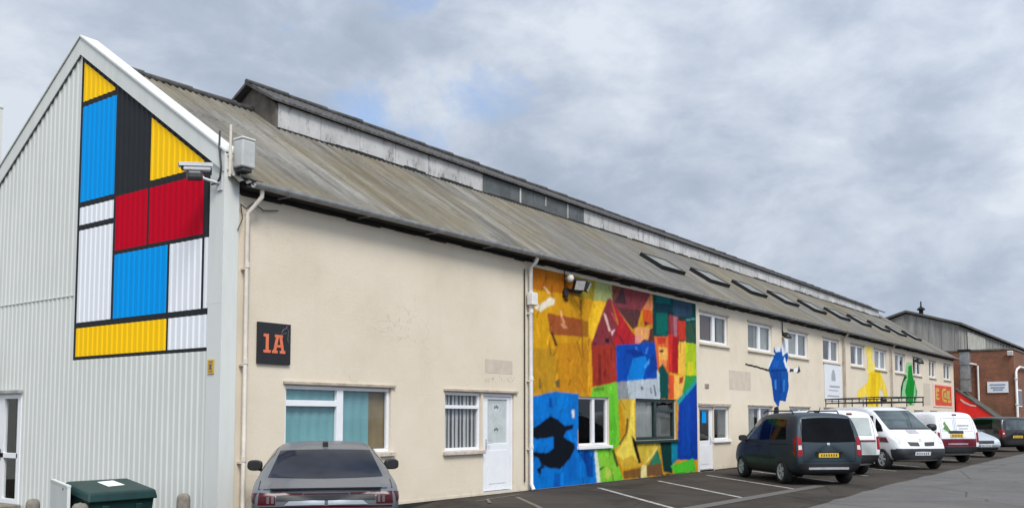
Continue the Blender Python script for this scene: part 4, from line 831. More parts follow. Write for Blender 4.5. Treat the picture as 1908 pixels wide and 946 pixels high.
s2 = tag(b_.build('hazard_sign', M['hazard'], None, (-.06, .165, 2.38)), 'small yellow warning sign on the white gable corner', 'sign')
b_ = MB(); b_.prism([(.125, 2.335), (.205, 2.335), (.205, 2.345), (.19, 2.38), (.205, 2.42), (.125, 2.42), (.14, 2.38), (.125, 2.345)], lambda y, z: (-.068, y, z), lambda y, z: (-.0662, y, z)); b_.box(-.068, -.0662, .12, .21, 2.30, 2.315); b_.box(-.068, -.0662, .12, .21, 2.445, 2.46)
bpart(b_, 'warning_symbol', M['signgrey'], s2, (-.06, .165, 2.38))
b_ = MB(); b_.box(28.5, 30.72, -.03, -.004, 2.3, 3.80, 0, .004); so = (29.6, -.02, 3.05)
s3 = tag(b_.build('notice_board', M['signwhite'], None, so), 'pale white notice board with grey arch emblem under an upper window', 'sign')
b_ = MB(); b_.prism([(29.35, 3.12), (29.85, 3.12), (29.85, 3.36), (29.74, 3.52), (29.6, 3.58), (29.46, 3.52), (29.35, 3.36)], lambda a, c: (a, -.037, c), lambda a, c: (a, -.0305, c)); bpart(b_, 'emblem', M['signtext'], s3, so)
b_ = MB(); b_.box(29.1, 30.4, -.034, -.0305, 2.84, 2.92); b_.box(28.95, 30.2, -.034, -.0305, 2.70, 2.74); b_.box(28.8, 30.3, -.034, -.0305, 2.46, 2.52); bpart(b_, 'small_print', M['signtext'], s3, so)
so = (50.1, -.02, 2.9)
b_ = MB(); b_.box(47.5, 52.75, -.03, -.004, 2.22, 3.58, 0, .004)
s4 = tag(b_.build('wall_banner', M['banner_border'], None, so), 'red and yellow lettered banner on the far end of the cream wall', 'banner')
b_ = MB(); b_.box(47.95, 52.35, -.036, -.0305, 2.32, 3.48); bpart(b_, 'printed_field', M['banner_red'], s4, so)
def blobs(L, mt_):
    for pl in L: b_ = MB(); b_.prism(pl, lambda a, c: (a, -.043, c), lambda a, c: (a, -.0365, c)); bpart(b_, 'letter_stroke', M[mt_], s4, so)
blobs([[(48.1, 2.7), (48.35, 2.62), (48.35, 3.3), (48.1, 3.3)], [(48.36, 3.08), (49.0, 3.1), (48.9, 3.3), (48.36, 3.3)], [(48.36, 2.86), (48.75, 2.86), (48.75, 2.98), (48.36, 2.98)], [(48.36, 2.62), (49.0, 2.64), (48.95, 2.76), (48.36, 2.76)],
           [(49.75, 2.7), (50.0, 2.6), (50.0, 3.3), (49.75, 3.2)], [(50.02, 2.54), (50.9, 2.5), (50.9, 2.66), (50.02, 2.7)], [(50.02, 3.16), (50.8, 3.2), (50.75, 3.34), (50.02, 3.3)], [(51.3, 2.5), (52.1, 2.5), (52.1, 2.66), (51.3, 2.66)]], 'banner_yellow')
blobs([[(50.3, 2.78), (50.9, 2.74), (50.9, 3.1), (50.35, 3.1)], [(51.05, 2.72), (51.9, 2.72), (51.75, 2.98), (51.95, 3.2), (51.05, 3.22)]], 'banner_green')
so = (55.97, -2.0, 3.5)
b_ = MB(); b_.box(55.93, 55.996, -2.6, -1.42, 3.17, 3.86, 0, .006)
s5 = tag(b_.build('wall_sign', M['signwhite'], None, so), 'white sign with faded blue wording on the brick wall', 'sign')
b_ = MB()
for z, a, c in ((3.62, -2.45, -1.57), (3.44, -2.40, -1.62), (3.30, -2.3, -1.75)): b_.box(55.92, 55.929, a, c, z, z + .10)
bpart(b_, 'faded_wording', M['signblue'], s5, so)

# ------------------------------------------------------------------ fittings on the walls
co = (-.12, .05, 5.3)
cv = empty('cctv_camera', co, 'white bullet security camera on a bracket at the gable corner', 'security camera')
ax = Vector((-.44, .25, -.04)).normalized(); rm = ax.to_track_quat('X', 'Z').to_matrix().to_4x4(); rm.translation = Vector((-.19, .10, 5.42))
b_ = MB(); b_.box(0, .40, -.055, .055, -.055, .05, 0, .02, rm); bpart(b_, 'housing', M['camwhite'], cv, co)
b_ = MB(); b_.box(-.03, .46, -.07, .07, .052, .064, 0, .003, rm); b_.box(-.03, .46, -.07, -.066, .01, .051, 0, 0, rm); b_.box(-.03, .46, .066, .07, .01, .051, 0, 0, rm); bpart(b_, 'sun_shield', M['camwhite'], cv, co)
b_ = MB(); b_.box(.401, .412, -.05, .05, -.05, .045, 0, .003, rm); b_.lathe([(.038, .41), (.038, .425), (.02, .43), (0, .43)], 16, mat=rm @ Matrix.Rotation(R(90), 4, 'Y')); bpart(b_, 'lens', M['camdark'], cv, co)
b_ = MB(); b_.box(.12, .36, -.07, .07, -.20, -.058, 0, .04, rm); bpart(b_, 'infrared_lamp', M['camdark'], cv, co)
b_ = MB(); b_.tube([(-.36, .2, 5.34), (-.28, .13, 5.24), (-.12, .05, 5.20), (-.055, .03, 5.20)], .022, 8); b_.box(-.075, -.051, -.03, .10, 5.08, 5.3, 0, .006); bpart(b_, 'bracket', M['camwhite'], cv, co)
jo = (.22, -.18, 5.4)
jb = empty('eaves_box', jo, 'pale grey box with dark underside standing at the roof corner', 'junction box')
b_ = MB(); b_.box(.09, .34, -.30, -.063, 5.45, 5.88, 0, .025); bpart(b_, 'casing', M['boxgrey'], jb, jo)
b_ = MB(); b_.box(.085, .345, -.305, -.062, 5.883, 5.92, 0, .015); bpart(b_, 'lid', M['trim'], jb, jo)
b_ = MB(); b_.box(.12, .30, -.28, -.08, 5.38, 5.447, 0, .02); b_.tube([(.2, -.08, 5.4), (.2, -.05, 5.3)], .02, 8); bpart(b_, 'underside_fitting', M['camdark'], jb, jo)
b_ = MB(); b_.tube([(.03, -.085, 5.3), (.03, -.085, 5.70)], .03, 10); b_.tube([(.03, -.085, 5.70), (.03, -.085, 6.12)], .02, 8); b_.box(-.01, .07, -.10, -.062, 5.4, 5.43); b_.box(-.01, .07, -.10, -.062, 5.62, 5.65)
tag(b_.build('aerial', M['pipe_cream'], None, (.03, -.085, 5.3)), 'slim cream stick aerial beside the corner flashing', 'aerial')
def flood(b_, x, y, z, w, h, d, tilt, pan, mi=0, mi2=1):
    m_ = Matrix.Translation((x, y, z)) @ Matrix.Rotation(R(pan), 4, 'Z') @ Matrix.Rotation(R(tilt), 4, 'X')
    b_.box(-w / 2, w / 2, -d, 0, -h / 2, h / 2, mi, .02, m_); b_.box(-w / 2 + .02, w / 2 - .02, -d - .004, -d, -h / 2 + .02, h / 2 - .02, mi2, 0, m_)
    for k in range(4): b_.box(-w / 2 + .04 + k * (w - .1) / 3, -w / 2 + .06 + k * (w - .1) / 3, .0, .04, -h / 2 + .03, h / 2 - .03, mi, 0, m_)
fo = (9.75, -.1, 4.75)
ff = empty('twin_floodlight', fo, 'black twin floodlight with white sensor at the top of the colour mural', 'floodlight')
for x, pan in ((9.78, -25), (10.12, 25)):
    b_ = MB(); flood(b_, x, -.24, 4.76, .30, .26, .10, 25, pan); bpart(b_, 'lamp_head', [M['black'], M['lamp_clear']], ff, fo)
b_ = MB(); b_.box(9.5, 10.25, -.07, -.008, 4.60, 4.66, 0, .01); b_.tube([(9.78, -.05, 4.63), (9.78, -.22, 4.66)], .02, 8); b_.tube([(10.12, -.05, 4.63), (10.12, -.22, 4.66)], .02, 8); b_.tube([(9.55, -.03, 4.66), (9.52, -.03, 5.08)], .012, 6); b_.box(9.45, 9.6, -.1, -.01, 4.44, 4.6, 0, .02); bpart(b_, 'bracket', M['black'], ff, fo)
b_ = MB(); b_.lathe([(.0, -.10), (.07, -.07), (.095, 0), (.07, .07), (.0, .10)], 16, mat=Matrix.Translation((9.56, -.16, 4.88))); b_.tube([(9.56, -.08, 4.88), (9.56, -.008, 4.88)], .03, 8); bpart(b_, 'sensor', M['trim'], ff, fo)
def hood_lamp(x, z, label, s=1.0):
    o = (x, -.1, z); t_ = empty('wall_lamp', o, label, 'wall lamp', 'hooded lamps high on the cream wall')
    mt_ = Matrix.Translation((x, -.30 * s, z)) @ Matrix.Rotation(R(18), 4, 'X') @ Matrix.Scale(s, 4)
    b_ = MB(); b_.lathe([(.0, .16), (.10, .15), (.19, .08), (.25, -.02), (.26, -.08), (.24, -.07), (.0, .02)], 18, mat=mt_); bpart(b_, 'hood', M['black'], t_, o)
    b_ = MB(); b_.lathe([(.0, .02), (.10, .0), (.12, -.06), (.08, -.14), (.0, -.16)], 14, mat=mt_); bpart(b_, 'bulb', M['lamp_clear'], t_, o)
    b_ = MB(); b_.tube([(x, -.003, z + .12), (x, -.1, z + .22 * s), (x, -.26 * s, z + .20 * s), (x, -.30 * s, z + .10)], .02, 8); b_.box(x - .06, x + .06, -.02, -.003, z + .04, z + .2, 0, .004); bpart(b_, 'arm', M['blackmatt'], t_, o)
hood_lamp(23.95, 4.53, 'black hooded lamp over the painted blue figure', .62)
hood_lamp(43.2, 4.56, 'black hooded lamp over the painted green figure', 1.0)
b_ = MB(); flood(b_, 55.9, -2.78, 5.62, .32, .28, .14, 10, -90); b_.box(55.93, 55.997, -2.86, -2.70, 5.5, 5.74)
tag(b_.build('brick_wall_floodlight', [M['trim'], M['lamp_clear']], None, (55.95, -2.78, 5.62)), 'small white floodlight at the top corner of the brick wall', 'floodlight')

# ------------------------------------------------------------------ things by the gable
def bollard(x, y, label, h, r):
    z = gz(x, y); b_ = MB()
    b_.lathe([(r * 1.05, -.06), (r * 1.02, .25 * h), (r, h - r * 1.1), (r * .97, h - r * .75), (r * .86, h - r * .42), (r * .62, h - r * .15), (r * .3, h - .01), (0, h)], 24, mat=Matrix.Translation((x, y, z)))
    return tag(b_.build('bollard', M['stone'], None, (x, y, z)), label, 'bollard', 'round topped concrete bollards before the gable')
bollard(-3.14, -.75, 'round topped concrete bollard left of the green grit bin', .78, .078)
bollard(-3.07, -1.68, 'round topped concrete bollard standing in front of the green grit bin', .775, .092)
bollard(-2.08, -2.19, 'round topped concrete bollard to the right of the green grit bin', .845, .078)
go = (-1.64, .3, -.13)
gb = empty('grit_bin', go, 'dark green grit bin with a white notice on its sloping lid', 'grit bin')
X0, X1, Y0, Y1 = -2.06, -1.07, -.05, .62
b_ = MB(); zt0, zt1 = .50, .63
b_.add([(X0 + .08, Y0 + .06, -.12), (X1 - .08, Y0 + .06, -.12), (X1 - .08, Y1 - .03, -.12), (X0 + .08, Y1 - .03, -.12), (X0 + .02, Y0 + .02, zt0), (X1 - .02, Y0 + .02, zt0), (X1 - .02, Y1, zt1), (X0 + .02, Y1, zt1)], [(0, 3, 2, 1), (4, 5, 6, 7), (0, 1, 5, 4), (1, 2, 6, 5), (2, 3, 7, 6), (3, 0, 4, 7)])
for xx in (X0 + .2, X1 - .3): b_.box(xx, xx + .1, Y0 - .004, Y0 + .05, -.1, .42, 0, .01)
bpart(b_, 'tub', M['bin'], gb, go)
bm = bmesh.new(); vs = [bm.verts.new(p) for p in [(X0 - .02, Y0 - .03, .47), (X1 + .02, Y0 - .03, .47), (X1 + .02, Y1 + .02, .62), (X0 - .02, Y1 + .02, .62), (X0 + .0, Y0 + .0, .60), (X1 - .0, Y0 + .0, .60), (X1 - .05, Y1 - .0, .735), (X0 + .05, Y1 - .0, .735)]]
for f in [(0, 3, 2, 1), (4, 5, 6, 7), (0, 1, 5, 4), (1, 2, 6, 5), (2, 3, 7, 6), (3, 0, 4, 7)]: bm.faces.new([vs[i] for i in f])
bmesh.ops.bevel(bm, geom=bm.edges[:], offset=.025, segments=3, affect='EDGES', profile=.5)
b_ = MB(); b_.bm(bm, 0); bpart(b_, 'lid', M['bin'], gb, go)
sl = (.735 - .60) / (Y1 - Y0); zl = lambda y, d: .60 + sl * (y - Y0) + d
b_ = MB(); vs = [(-1.63, .22), (-1.37, .25), (-1.40, .50), (-1.65, .47)]
b_.add([(x, y, zl(y, .006)) for x, y in vs] + [(x, y, zl(y, .003)) for x, y in vs], [(0, 1, 2, 3), (7, 6, 5, 4), (0, 4, 5, 1), (1, 5, 6, 2), (2, 6, 7, 3), (3, 7, 4, 0)])
bpart(b_, 'notice', M['paper'], gb, go)
M['screenboard'] = M['clad']
b_ = MB(); d = Vector((-.51, -1.38, 0)).normalized(); n_ = Vector((-d.y, d.x, 0)) * .02; a = Vector((-1.6, 1.8, 0)); c_ = Vector((-2.17, .25, 0))
b_.add([(p.x, p.y, z) for z in (-.2, .67) for p in (a + n_, c_ + n_, c_ - n_, a - n_)], [(0, 3, 2, 1), (4, 5, 6, 7), (0, 1, 5, 4), (1, 2, 6, 5), (2, 3, 7, 6), (3, 0, 4, 7)])
b_.add([(p.x, p.y, z) for z in (.673, .70) for p in (a + n_ * 1.3, c_ + n_ * 1.3, c_ - n_ * 1.3, a - n_ * 1.3)], [(0, 3, 2, 1), (4, 5, 6, 7), (0, 1, 5, 4), (1, 2, 6, 5), (2, 3, 7, 6), (3, 0, 4, 7)])
tag(b_.build('side_screen', M['screenboard'], None, (-1.85, 1.2, -.1)), 'low white panel screen behind the green grit bin', 'screen')

# ------------------------------------------------------------------ vehicles
def ring(st):
    xb, xm, xl, xt, zb, zm, zl, zt, wb, wm, wl, wt = st
    h = [(xb, 0, zb), (xb, wb * .8, zb), (xb + (xm - xb) * .3, wb, zb + .07), (xm, wm, zm), (xl, wl, zl), (xl + (xt - xl) * .08, wl - .018, zl + .09 * (zt - zl)), (xl + (xt - xl) * .55, wl + (wt - wl) * .46, zl + (zt - zl) * .56),
         (xt - (xt - xl) * .06, wt, zt - .10 * (zt - zl) - .01), (xt, wt * .84, zt - .012), (xt, 0, zt + .012)]
    return h + [(x, -y, z) for x, y, z in reversed(h[1:-1])]
def U(x, *a): return (x, x, x, x) + a
def make_body(name, sts, L, mats, wheels, wr, root, arch_y=.50):
    b_ = MB(); rs = [[(x - L / 2, y, z) for x, y, z in ring(s)] for s in sts]; n = len(rs[0])
    for r in rs: b_.add(r, [])
    b_.f = [(i * n + k, i * n + (k + 1) % n, (i + 1) * n + (k + 1) % n, (i + 1) * n + k) for i in range(len(rs) - 1) for k in range(n)]
    for ri, sg in ((0, -1), (len(rs) - 1, 1)):
        r = [Vector(p) for p in rs[ri]]; c = sum(r, Vector()) / n; prev = [ri * n + k for k in range(n)]
        for s_, o_ in ((.93, .012), (.6, .022)):
            base = len(b_.v); b_.v += [tuple(c + (p - c) * s_ + Vector((sg * o_, 0, 0))) for p in r]; cur = [base + k for k in range(n)]
            b_.f += [(prev[k], prev[(k + 1) % n], cur[(k + 1) % n], cur[k]) for k in range(n)]; prev = cur
        b_.v.append(tuple(c + Vector((sg * .026, 0, 0)))); b_.f += [(prev[k], prev[(k + 1) % n], len(b_.v) - 1) for k in range(n)]
    b_.mi = [0] * len(b_.f); b_.sm = [True] * len(b_.f)
    o = b_.build(name, mats, root)
    sub = o.modifiers.new('s', 'SUBSURF'); sub.levels = 3; sub.render_levels = 3
    dg = bpy.context.evaluated_depsgraph_get(); smooth = bpy.data.meshes.new_from_object(o.evaluated_get(dg))
    bv = BVHTree.FromPolygons([v.co.copy() for v in smooth.vertices], [tuple(p.vertices) for p in smooth.polygons])
    ct = MB()
    for wx in wheels:
        for sg in (-1, 1):
            mt_ = Matrix.Translation((wx - L / 2, sg * (arch_y + .4), wr)) @ Matrix.Rotation(R(90), 4, 'X')
            q = wr * 1.17; ct.lathe([(0, -.4), (q, -.4), (q, .4), (0, .4)], 40, mat=mt_, smooth=False)
    co_ = ct.build('cut', mats)
    bmc = bmesh.new(); bmc.from_mesh(co_.data); bmesh.ops.remove_doubles(bmc, verts=bmc.verts[:], dist=1e-5); bmesh.ops.recalc_face_normals(bmc, faces=bmc.faces[:]); bmc.to_mesh(co_.data); bmc.free()
    bo = o.modifiers.new('b', 'BOOLEAN'); bo.object = co_; bo.operation = 'DIFFERENCE'; bo.solver = 'EXACT'
    dg.update(); dg = bpy.context.evaluated_depsgraph_get(); cutm = bpy.data.meshes.new_from_object(o.evaluated_get(dg))
    o.modifiers.clear(); 
    if len(cutm.polygons) > 200: o.data = cutm
    else: o.data = smooth
    bpy.data.objects.remove(co_)
    for p in o.data.polygons:
        c = p.center
        for wx in wheels:
            d = math.hypot(c.x - (wx - L / 2), c.z - wr)
            if d < wr * 1.165 and abs(c.y) < 1.2 and abs(p.normal.y) < .5 or (d < wr * 1.1 and abs(c.y) < arch_y + .08): p.material_index = 1; p.use_smooth = False
        if c.z < .235: p.material_index = 1
    return o, bv
def patch(bv, kind, corners, off=.005, nu=14, nv=8, mb=None, mi=0, bow=(0, 0)):
    """a sheet lying on the body: corners a,b,c,d in the two coordinates facing the given side"""
    A, B, C, D = [Vector(p) for p in corners]; mb = mb or MB(); base = []
    for j in range(nv + 1):
        for i in range(nu + 1):
            s_, t_ = i / nu, j / nv
            p = A.lerp(B, s_).lerp(D.lerp(C, s_), t_)
            p.y += (bow[0] * (1 - t_) + bow[1] * t_) * 4 * s_ * (1 - s_)
            if kind in ('L', 'R'): o_, d = Vector((p.x, 4 if kind == 'L' else -4, p.y)), Vector((0, -1 if kind == 'L' else 1, 0))
            elif kind == 'rear': o_, d = Vector((-8, p.x, p.y)), Vector((1, 0, 0))
            elif kind == 'front': o_, d = Vector((8, p.x, p.y)), Vector((-1, 0, 0))
            else: o_, d = Vector((p.x, p.y, 5)), Vector((0, 0, -1))
            h, nr, _, _ = bv.ray_cast(o_, d)
            if h is not None and nr.dot(d) > 0: nr = -nr
            base.append(None if h is None else h + nr * off)
    idx = {}; vs = []; fs = []
    for k, p in enumerate(base):
        if p is not None: idx[k] = len(vs); vs.append(p)
    for j in range(nv):
        for i in range(nu):
            q = [j * (nu + 1) + i, j * (nu + 1) + i + 1, (j + 1) * (nu + 1) + i + 1, (j + 1) * (nu + 1) + i]
            if all(k in idx for k in q): fs.append(tuple(idx[k] for k in q))
    mb.add(vs, fs, mi, True); return mb
def line_strip(bv, kind, pts, w, mb, off=.003):
    for a, c in zip(pts, pts[1:]):
        a, c = Vector(a), Vector(c); d = (c - a).normalized(); s_ = Vector((-d.y, d.x)) * w / 2
        patch(bv, kind, (a + s_, c + s_, c - s_, a - s_), off, max(3, int((c - a).length / .08)), 1, mb)
def wheel(root, x, y, r, w=.21, spokes=5, rimmat='alloy'):
    sg = 1 if y > 0 else -1; mt_ = Matrix.Translation((x, y, r)) @ Matrix.Rotation(R(-90 * sg), 4, 'X')
    b_ = MB(); b_.lathe([(r * .60, -w / 2), (r * .93, -w / 2), (r, -w * .36), (r, w * .36), (r * .93, w / 2), (r * .68, w / 2 + .004), (r * .66, w / 2 - .01), (r * .60, w / 2 - .05), (r * .60, -w / 2)], 36, mat=mt_)
    o = b_.build('wheel', M['rubber'], root)
    b_ = MB(); b_.lathe([(r * .67, w / 2 - .012), (r * .64, w / 2 + .002), (r * .60, w / 2 - .02), (r * .58, w / 2 - .06)], 36, mat=mt_); b_.lathe([(0, w / 2 - .0), (r * .12, w / 2 - .002), (r * .15, w / 2 - .03)], 20, mat=mt_)
    for k in range(spokes):
        m2 = mt_ @ Matrix.Rotation(2 * math.pi * k / spokes, 4, 'Z'); a = r * .10; c = r * .61
        b_.add([m2 @ Vector(p) for p in [(a, -r * .09, w / 2 - .008), (c, -r * .13, w / 2 - .012), (c, r * .13, w / 2 - .012), (a, r * .09, w / 2 - .008), (a, -r * .09, w / 2 - .05), (c, -r * .13, w / 2 - .05), (c, r * .13, w / 2 - .05), (a, r * .09, w / 2 - .05)]], [(0, 1, 2, 3), (0, 4, 5, 1), (1, 5, 6, 2), (2, 6, 7, 3), (3, 7, 4, 0)])
    b_.build('rim', M[rimmat], o)
    b_ = MB(); b_.lathe([(0, w / 2 - .07), (r * .6, w / 2 - .065)], 30, mat=mt_); b_.build('brake_backing', M['blackmatt'], o)
def place(label, cat, name, u_pos, heading, group='vehicles parked nose in along the wall'):
    x, y = u_pos; return empty(name, (x, y, gz(x, y)), label, cat, group, R(heading))
def plate(bv, root, kind, y0, y1, z0, z1, mat, off=.012):
    o = patch(bv, kind, ((y0, z0), (y1, z0), (y1, z1), (y0, z1)), off, 6, 2).build('number_plate', M[mat], root)
    mb = MB(); w = (y1 - y0); n = 7
    for k in range(n):
        a = y0 + w * (.08 + .86 * k / n); patch(bv, kind, ((a, z0 + .025), (a + w * .075, z0 + .025), (a + w * .06, z1 - .025), (a + w * .012, z1 - .025)), off + .003, 1, 1, mb)
    mb.build('plate_marks', M['plate_ink'], o)
def mirror(root, x, y, z, mat, s=1.0):
    sg = 1 if y > 0 else -1; b_ = MB()
    m_ = Matrix.Translation((x, y, z)) @ Matrix.Rotation(R(-12 * sg), 4, 'Z')
    bm = bmesh.new(); bmesh.ops.create_uvsphere(bm, u_segments=16, v_segments=10, radius=1)
    for v in bm.verts:
        c = v.co; v.co = Vector((max(c.x, -.35) * .10 * s, math.copysign(abs(c.y) ** .7, c.y) * .12 * s, math.copysign(abs(c.z) ** .7, c.z) * .085 * s))
    b_.bm(bm, 0, True, m_); b_.tube([(x, y - sg * .05, z - .05), (x + .03, y - sg * .20 * s, z - .11)], .025, 8)
    b_.build('wing_mirror', M[mat], root)

M['lamp_grey'] = plain('lamp_smoked', (.10, .085, .085), .25, 0, .2, 9)
# --- dark people carrier
MPV = [(.14, .03, .08, .26, .36, .58, 1.06, 1.72, .74, .83, .82, .67), (.22, .10, .14, .34, .27, .58, 1.07, 1.80, .80, .885, .875, .72), (.75, .7, .7, .82, .22, .58, 1.08, 1.83, .83, .905, .89, .725), U(1.9, .20, .58, 1.07, 1.83, .84, .905, .89, .71),
       U(2.7, .20, .58, 1.05, 1.80, .84, .905, .885, .65), U(3.1, .20, .58, 1.03, 1.58, .84, .90, .88, .64), (3.6, 3.6, 3.6, 3.62, .21, .58, 1.0, 1.15, .83, .895, .865, .70), (3.95, 3.98, 3.97, 3.95, .23, .56, .92, 1.06, .80, .88, .83, .64), (4.16, 4.24, 4.22, 4.18, .27, .54, .82, .94, .74, .82, .76, .56), (4.26, 4.36, 4.34, 4.3, .32, .52, .72, .80, .64, .72, .66, .46)]
def scaled(sts, sx, sy, sz): return [tuple(v * (sx if i < 4 else sz if i < 8 else sy) for i, v in enumerate(s)) for s in sts]
def mpv(root, paint_):
    L = 4.38; o, bv = make_body('body', MPV, L, [M[paint_], M['blackmatt']], (.92, 3.55), .315, root); h = L / 2
    X = lambda v: v - h
    for k in ('L', 'R'):
        patch(bv, k, ((X(.62), 1.14), (X(1.55), 1.12), (X(1.55), 1.66), (X(.80), 1.64))).build('rear_side_window', M['tint'], root)
        patch(bv, k, ((X(1.62), 1.12), (X(2.28), 1.10), (X(2.28), 1.65), (X(1.62), 1.66))).build('rear_door_window', M['tint'], root)
        patch(bv, k, ((X(2.42), 1.10), (X(3.22), 1.09), (X(2.86), 1.58), (X(2.42), 1.64))).build('front_door_window', M['screen'], root)
        patch(bv, k, ((X(3.26), 1.09), (X(3.50), 1.10), (X(3.30), 1.28), (X(2.99), 1.50)), nu=6).build('quarter_window', M['screen'], root)
        mb = MB()
        line_strip(bv, k, [(X(2.33), 1.66), (X(2.33), .34)], .012, mb); line_strip(bv, k, [(X(1.58), 1.66), (X(1.58), .34)], .012, mb); line_strip(bv, k, [(X(3.28), 1.05), (X(3.22), .40)], .012, mb); line_strip(bv, k, [(X(.5), 1.02), (X(1.58), 1.0)], .02, mb)
        mb.build('panel_gap', M['blackmatt'], root)
        mb = MB(); patch(bv, k, ((X(1.26), .36), (X(3.2), .36), (X(3.2), .44), (X(1.26), .44)), .012, mb=mb); patch(bv, k, ((X(1.3), .62), (X(3.1), .62), (X(3.1), .68), (X(1.3), .68)), .014, mb=mb); mb.build('side_moulding', M['black'], root)
        sg = 1 if k == 'L' else -1
        for xx in (2.2, 3.0 - .5): 
            b_ = MB(); b_.box(X(xx) - .10, X(xx) + .08, min(sg * .885, sg * .925), max(sg * .885, sg * .925), .93, .96, 0, .008); b_.build('door_handle', M['black'], root)
        mirror(root, X(3.12), sg * 1.0, 1.13, 'black')
        b_ = MB(); b_.tube([(X(.75), sg * .60, 1.80), (X(.85), sg * .61, 1.865), (X(2.4), sg * .61, 1.875), (X(2.6), sg * .60, 1.81)], .018, 8); b_.build('roof_rail', M['black'], root)
        # tail lamps wrap the corner
        mb = MB(); patch(bv, 'rear', ((sg * .70, .76), (sg * .815, .72), (sg * .80, 1.22), (sg * .715, 1.18)), .008, 6, 12, mb); patch(bv, k, ((X(.10), .74), (X(.19), .76), (X(.22), 1.18), (X(.13), 1.22)), .008, 6, 12, mb)
        lp = mb.build('tail_lamp', M['lamp_red'], root)
        mb = MB(); patch(bv, 'rear', ((sg * .715, .90), (sg * .80, .89), (sg * .795, 1.0), (sg * .718, 1.0)), .012, 4, 4, mb); mb.build('reversing_lens', M['lamp_clear'], lp)
        patch(bv, 'front', ((sg * .40, .76), (sg * .66, .76), (sg * .70, .92), (sg * .45, .88)), .006).build('headlight', M['lamp_clear'], root)
    patch(bv, 'rear', ((-.70, 1.09), (.70, 1.09), (.62, 1.66), (-.62, 1.66)), bow=(-.02, .03)).build('tailgate_window', M['tint'], root)
    patch(bv, 'front', ((-.62, 1.17), (.62, 1.17), (.54, 1.72), (-.54, 1.72))).build('windscreen', M['screen'], root)
    mb = MB(); patch(bv, 'rear', ((-.72, .34), (.72, .34), (.78, .54), (-.78, .54)), .010, 20, 4, mb)
    bp = mb.build('rear_bumper', M['black'], root)
    patch(bv, 'rear', ((-.52, .40), (.52, .40), (.52, .455), (-.52, .455)), .018, 12, 2).build('bumper_trim', M['alloy'], bp)
    plate(bv, root, 'rear', -.26, .26, .70, .81, 'plate_y', .016)
    mb = MB(); patch(bv, 'rear', ((-.36, .815), (.36, .815), (.36, .845), (-.36, .845)), .022, 8, 1, mb); patch(bv, 'rear', ((-.34, .69), (.34, .69), (.34, .812), (-.34, .812)), .010, 8, 2, mb); mb.build('plate_recess', M['blackmatt'], root)
    mb = MB(); patch(bv, 'rear', ((-.045, .98), (.045, .98), (.035, 1.06), (-.035, 1.06)), .014, 3, 3, mb); mb.build('badge', M['chrome'], root)
    b_ = MB(); b_.tube([(X(.20), 0, 1.11), (X(.20), .22, 1.15), (X(.24), .36, 1.22)], .012, 6); b_.build('rear_wiper', M['black'], root)
    mb = MB(); line_strip(bv, 'rear', [(-.68, 1.62), (-.67, 1.10), (-.66, .60), (.66, .60), (.67, 1.10), (.68, 1.62)], .012, mb); mb.build('tailgate_gap', M['blackmatt'], root)
    b_ = MB(); b_.tube([(X(.62), 0, 1.82), (X(.5), 0, 1.95)], .010, 6); b_.box(X(.6), X(.8), -.03, .03, 1.81, 1.85, 0, .01); b_.build('roof_aerial', M['black'], root)
    for wx in (.92, 3.55):
        for sg in (-1, 1): wheel(root, X(wx), sg * .79, .315)
t1 = place('dark slate people carrier parked nose in below the painted blue figure', 'car', 'people_carrier', (15.05, -3.44), 44)
mpv(t1, 'p_teal')
t1.scale = (.97, .97, .95)

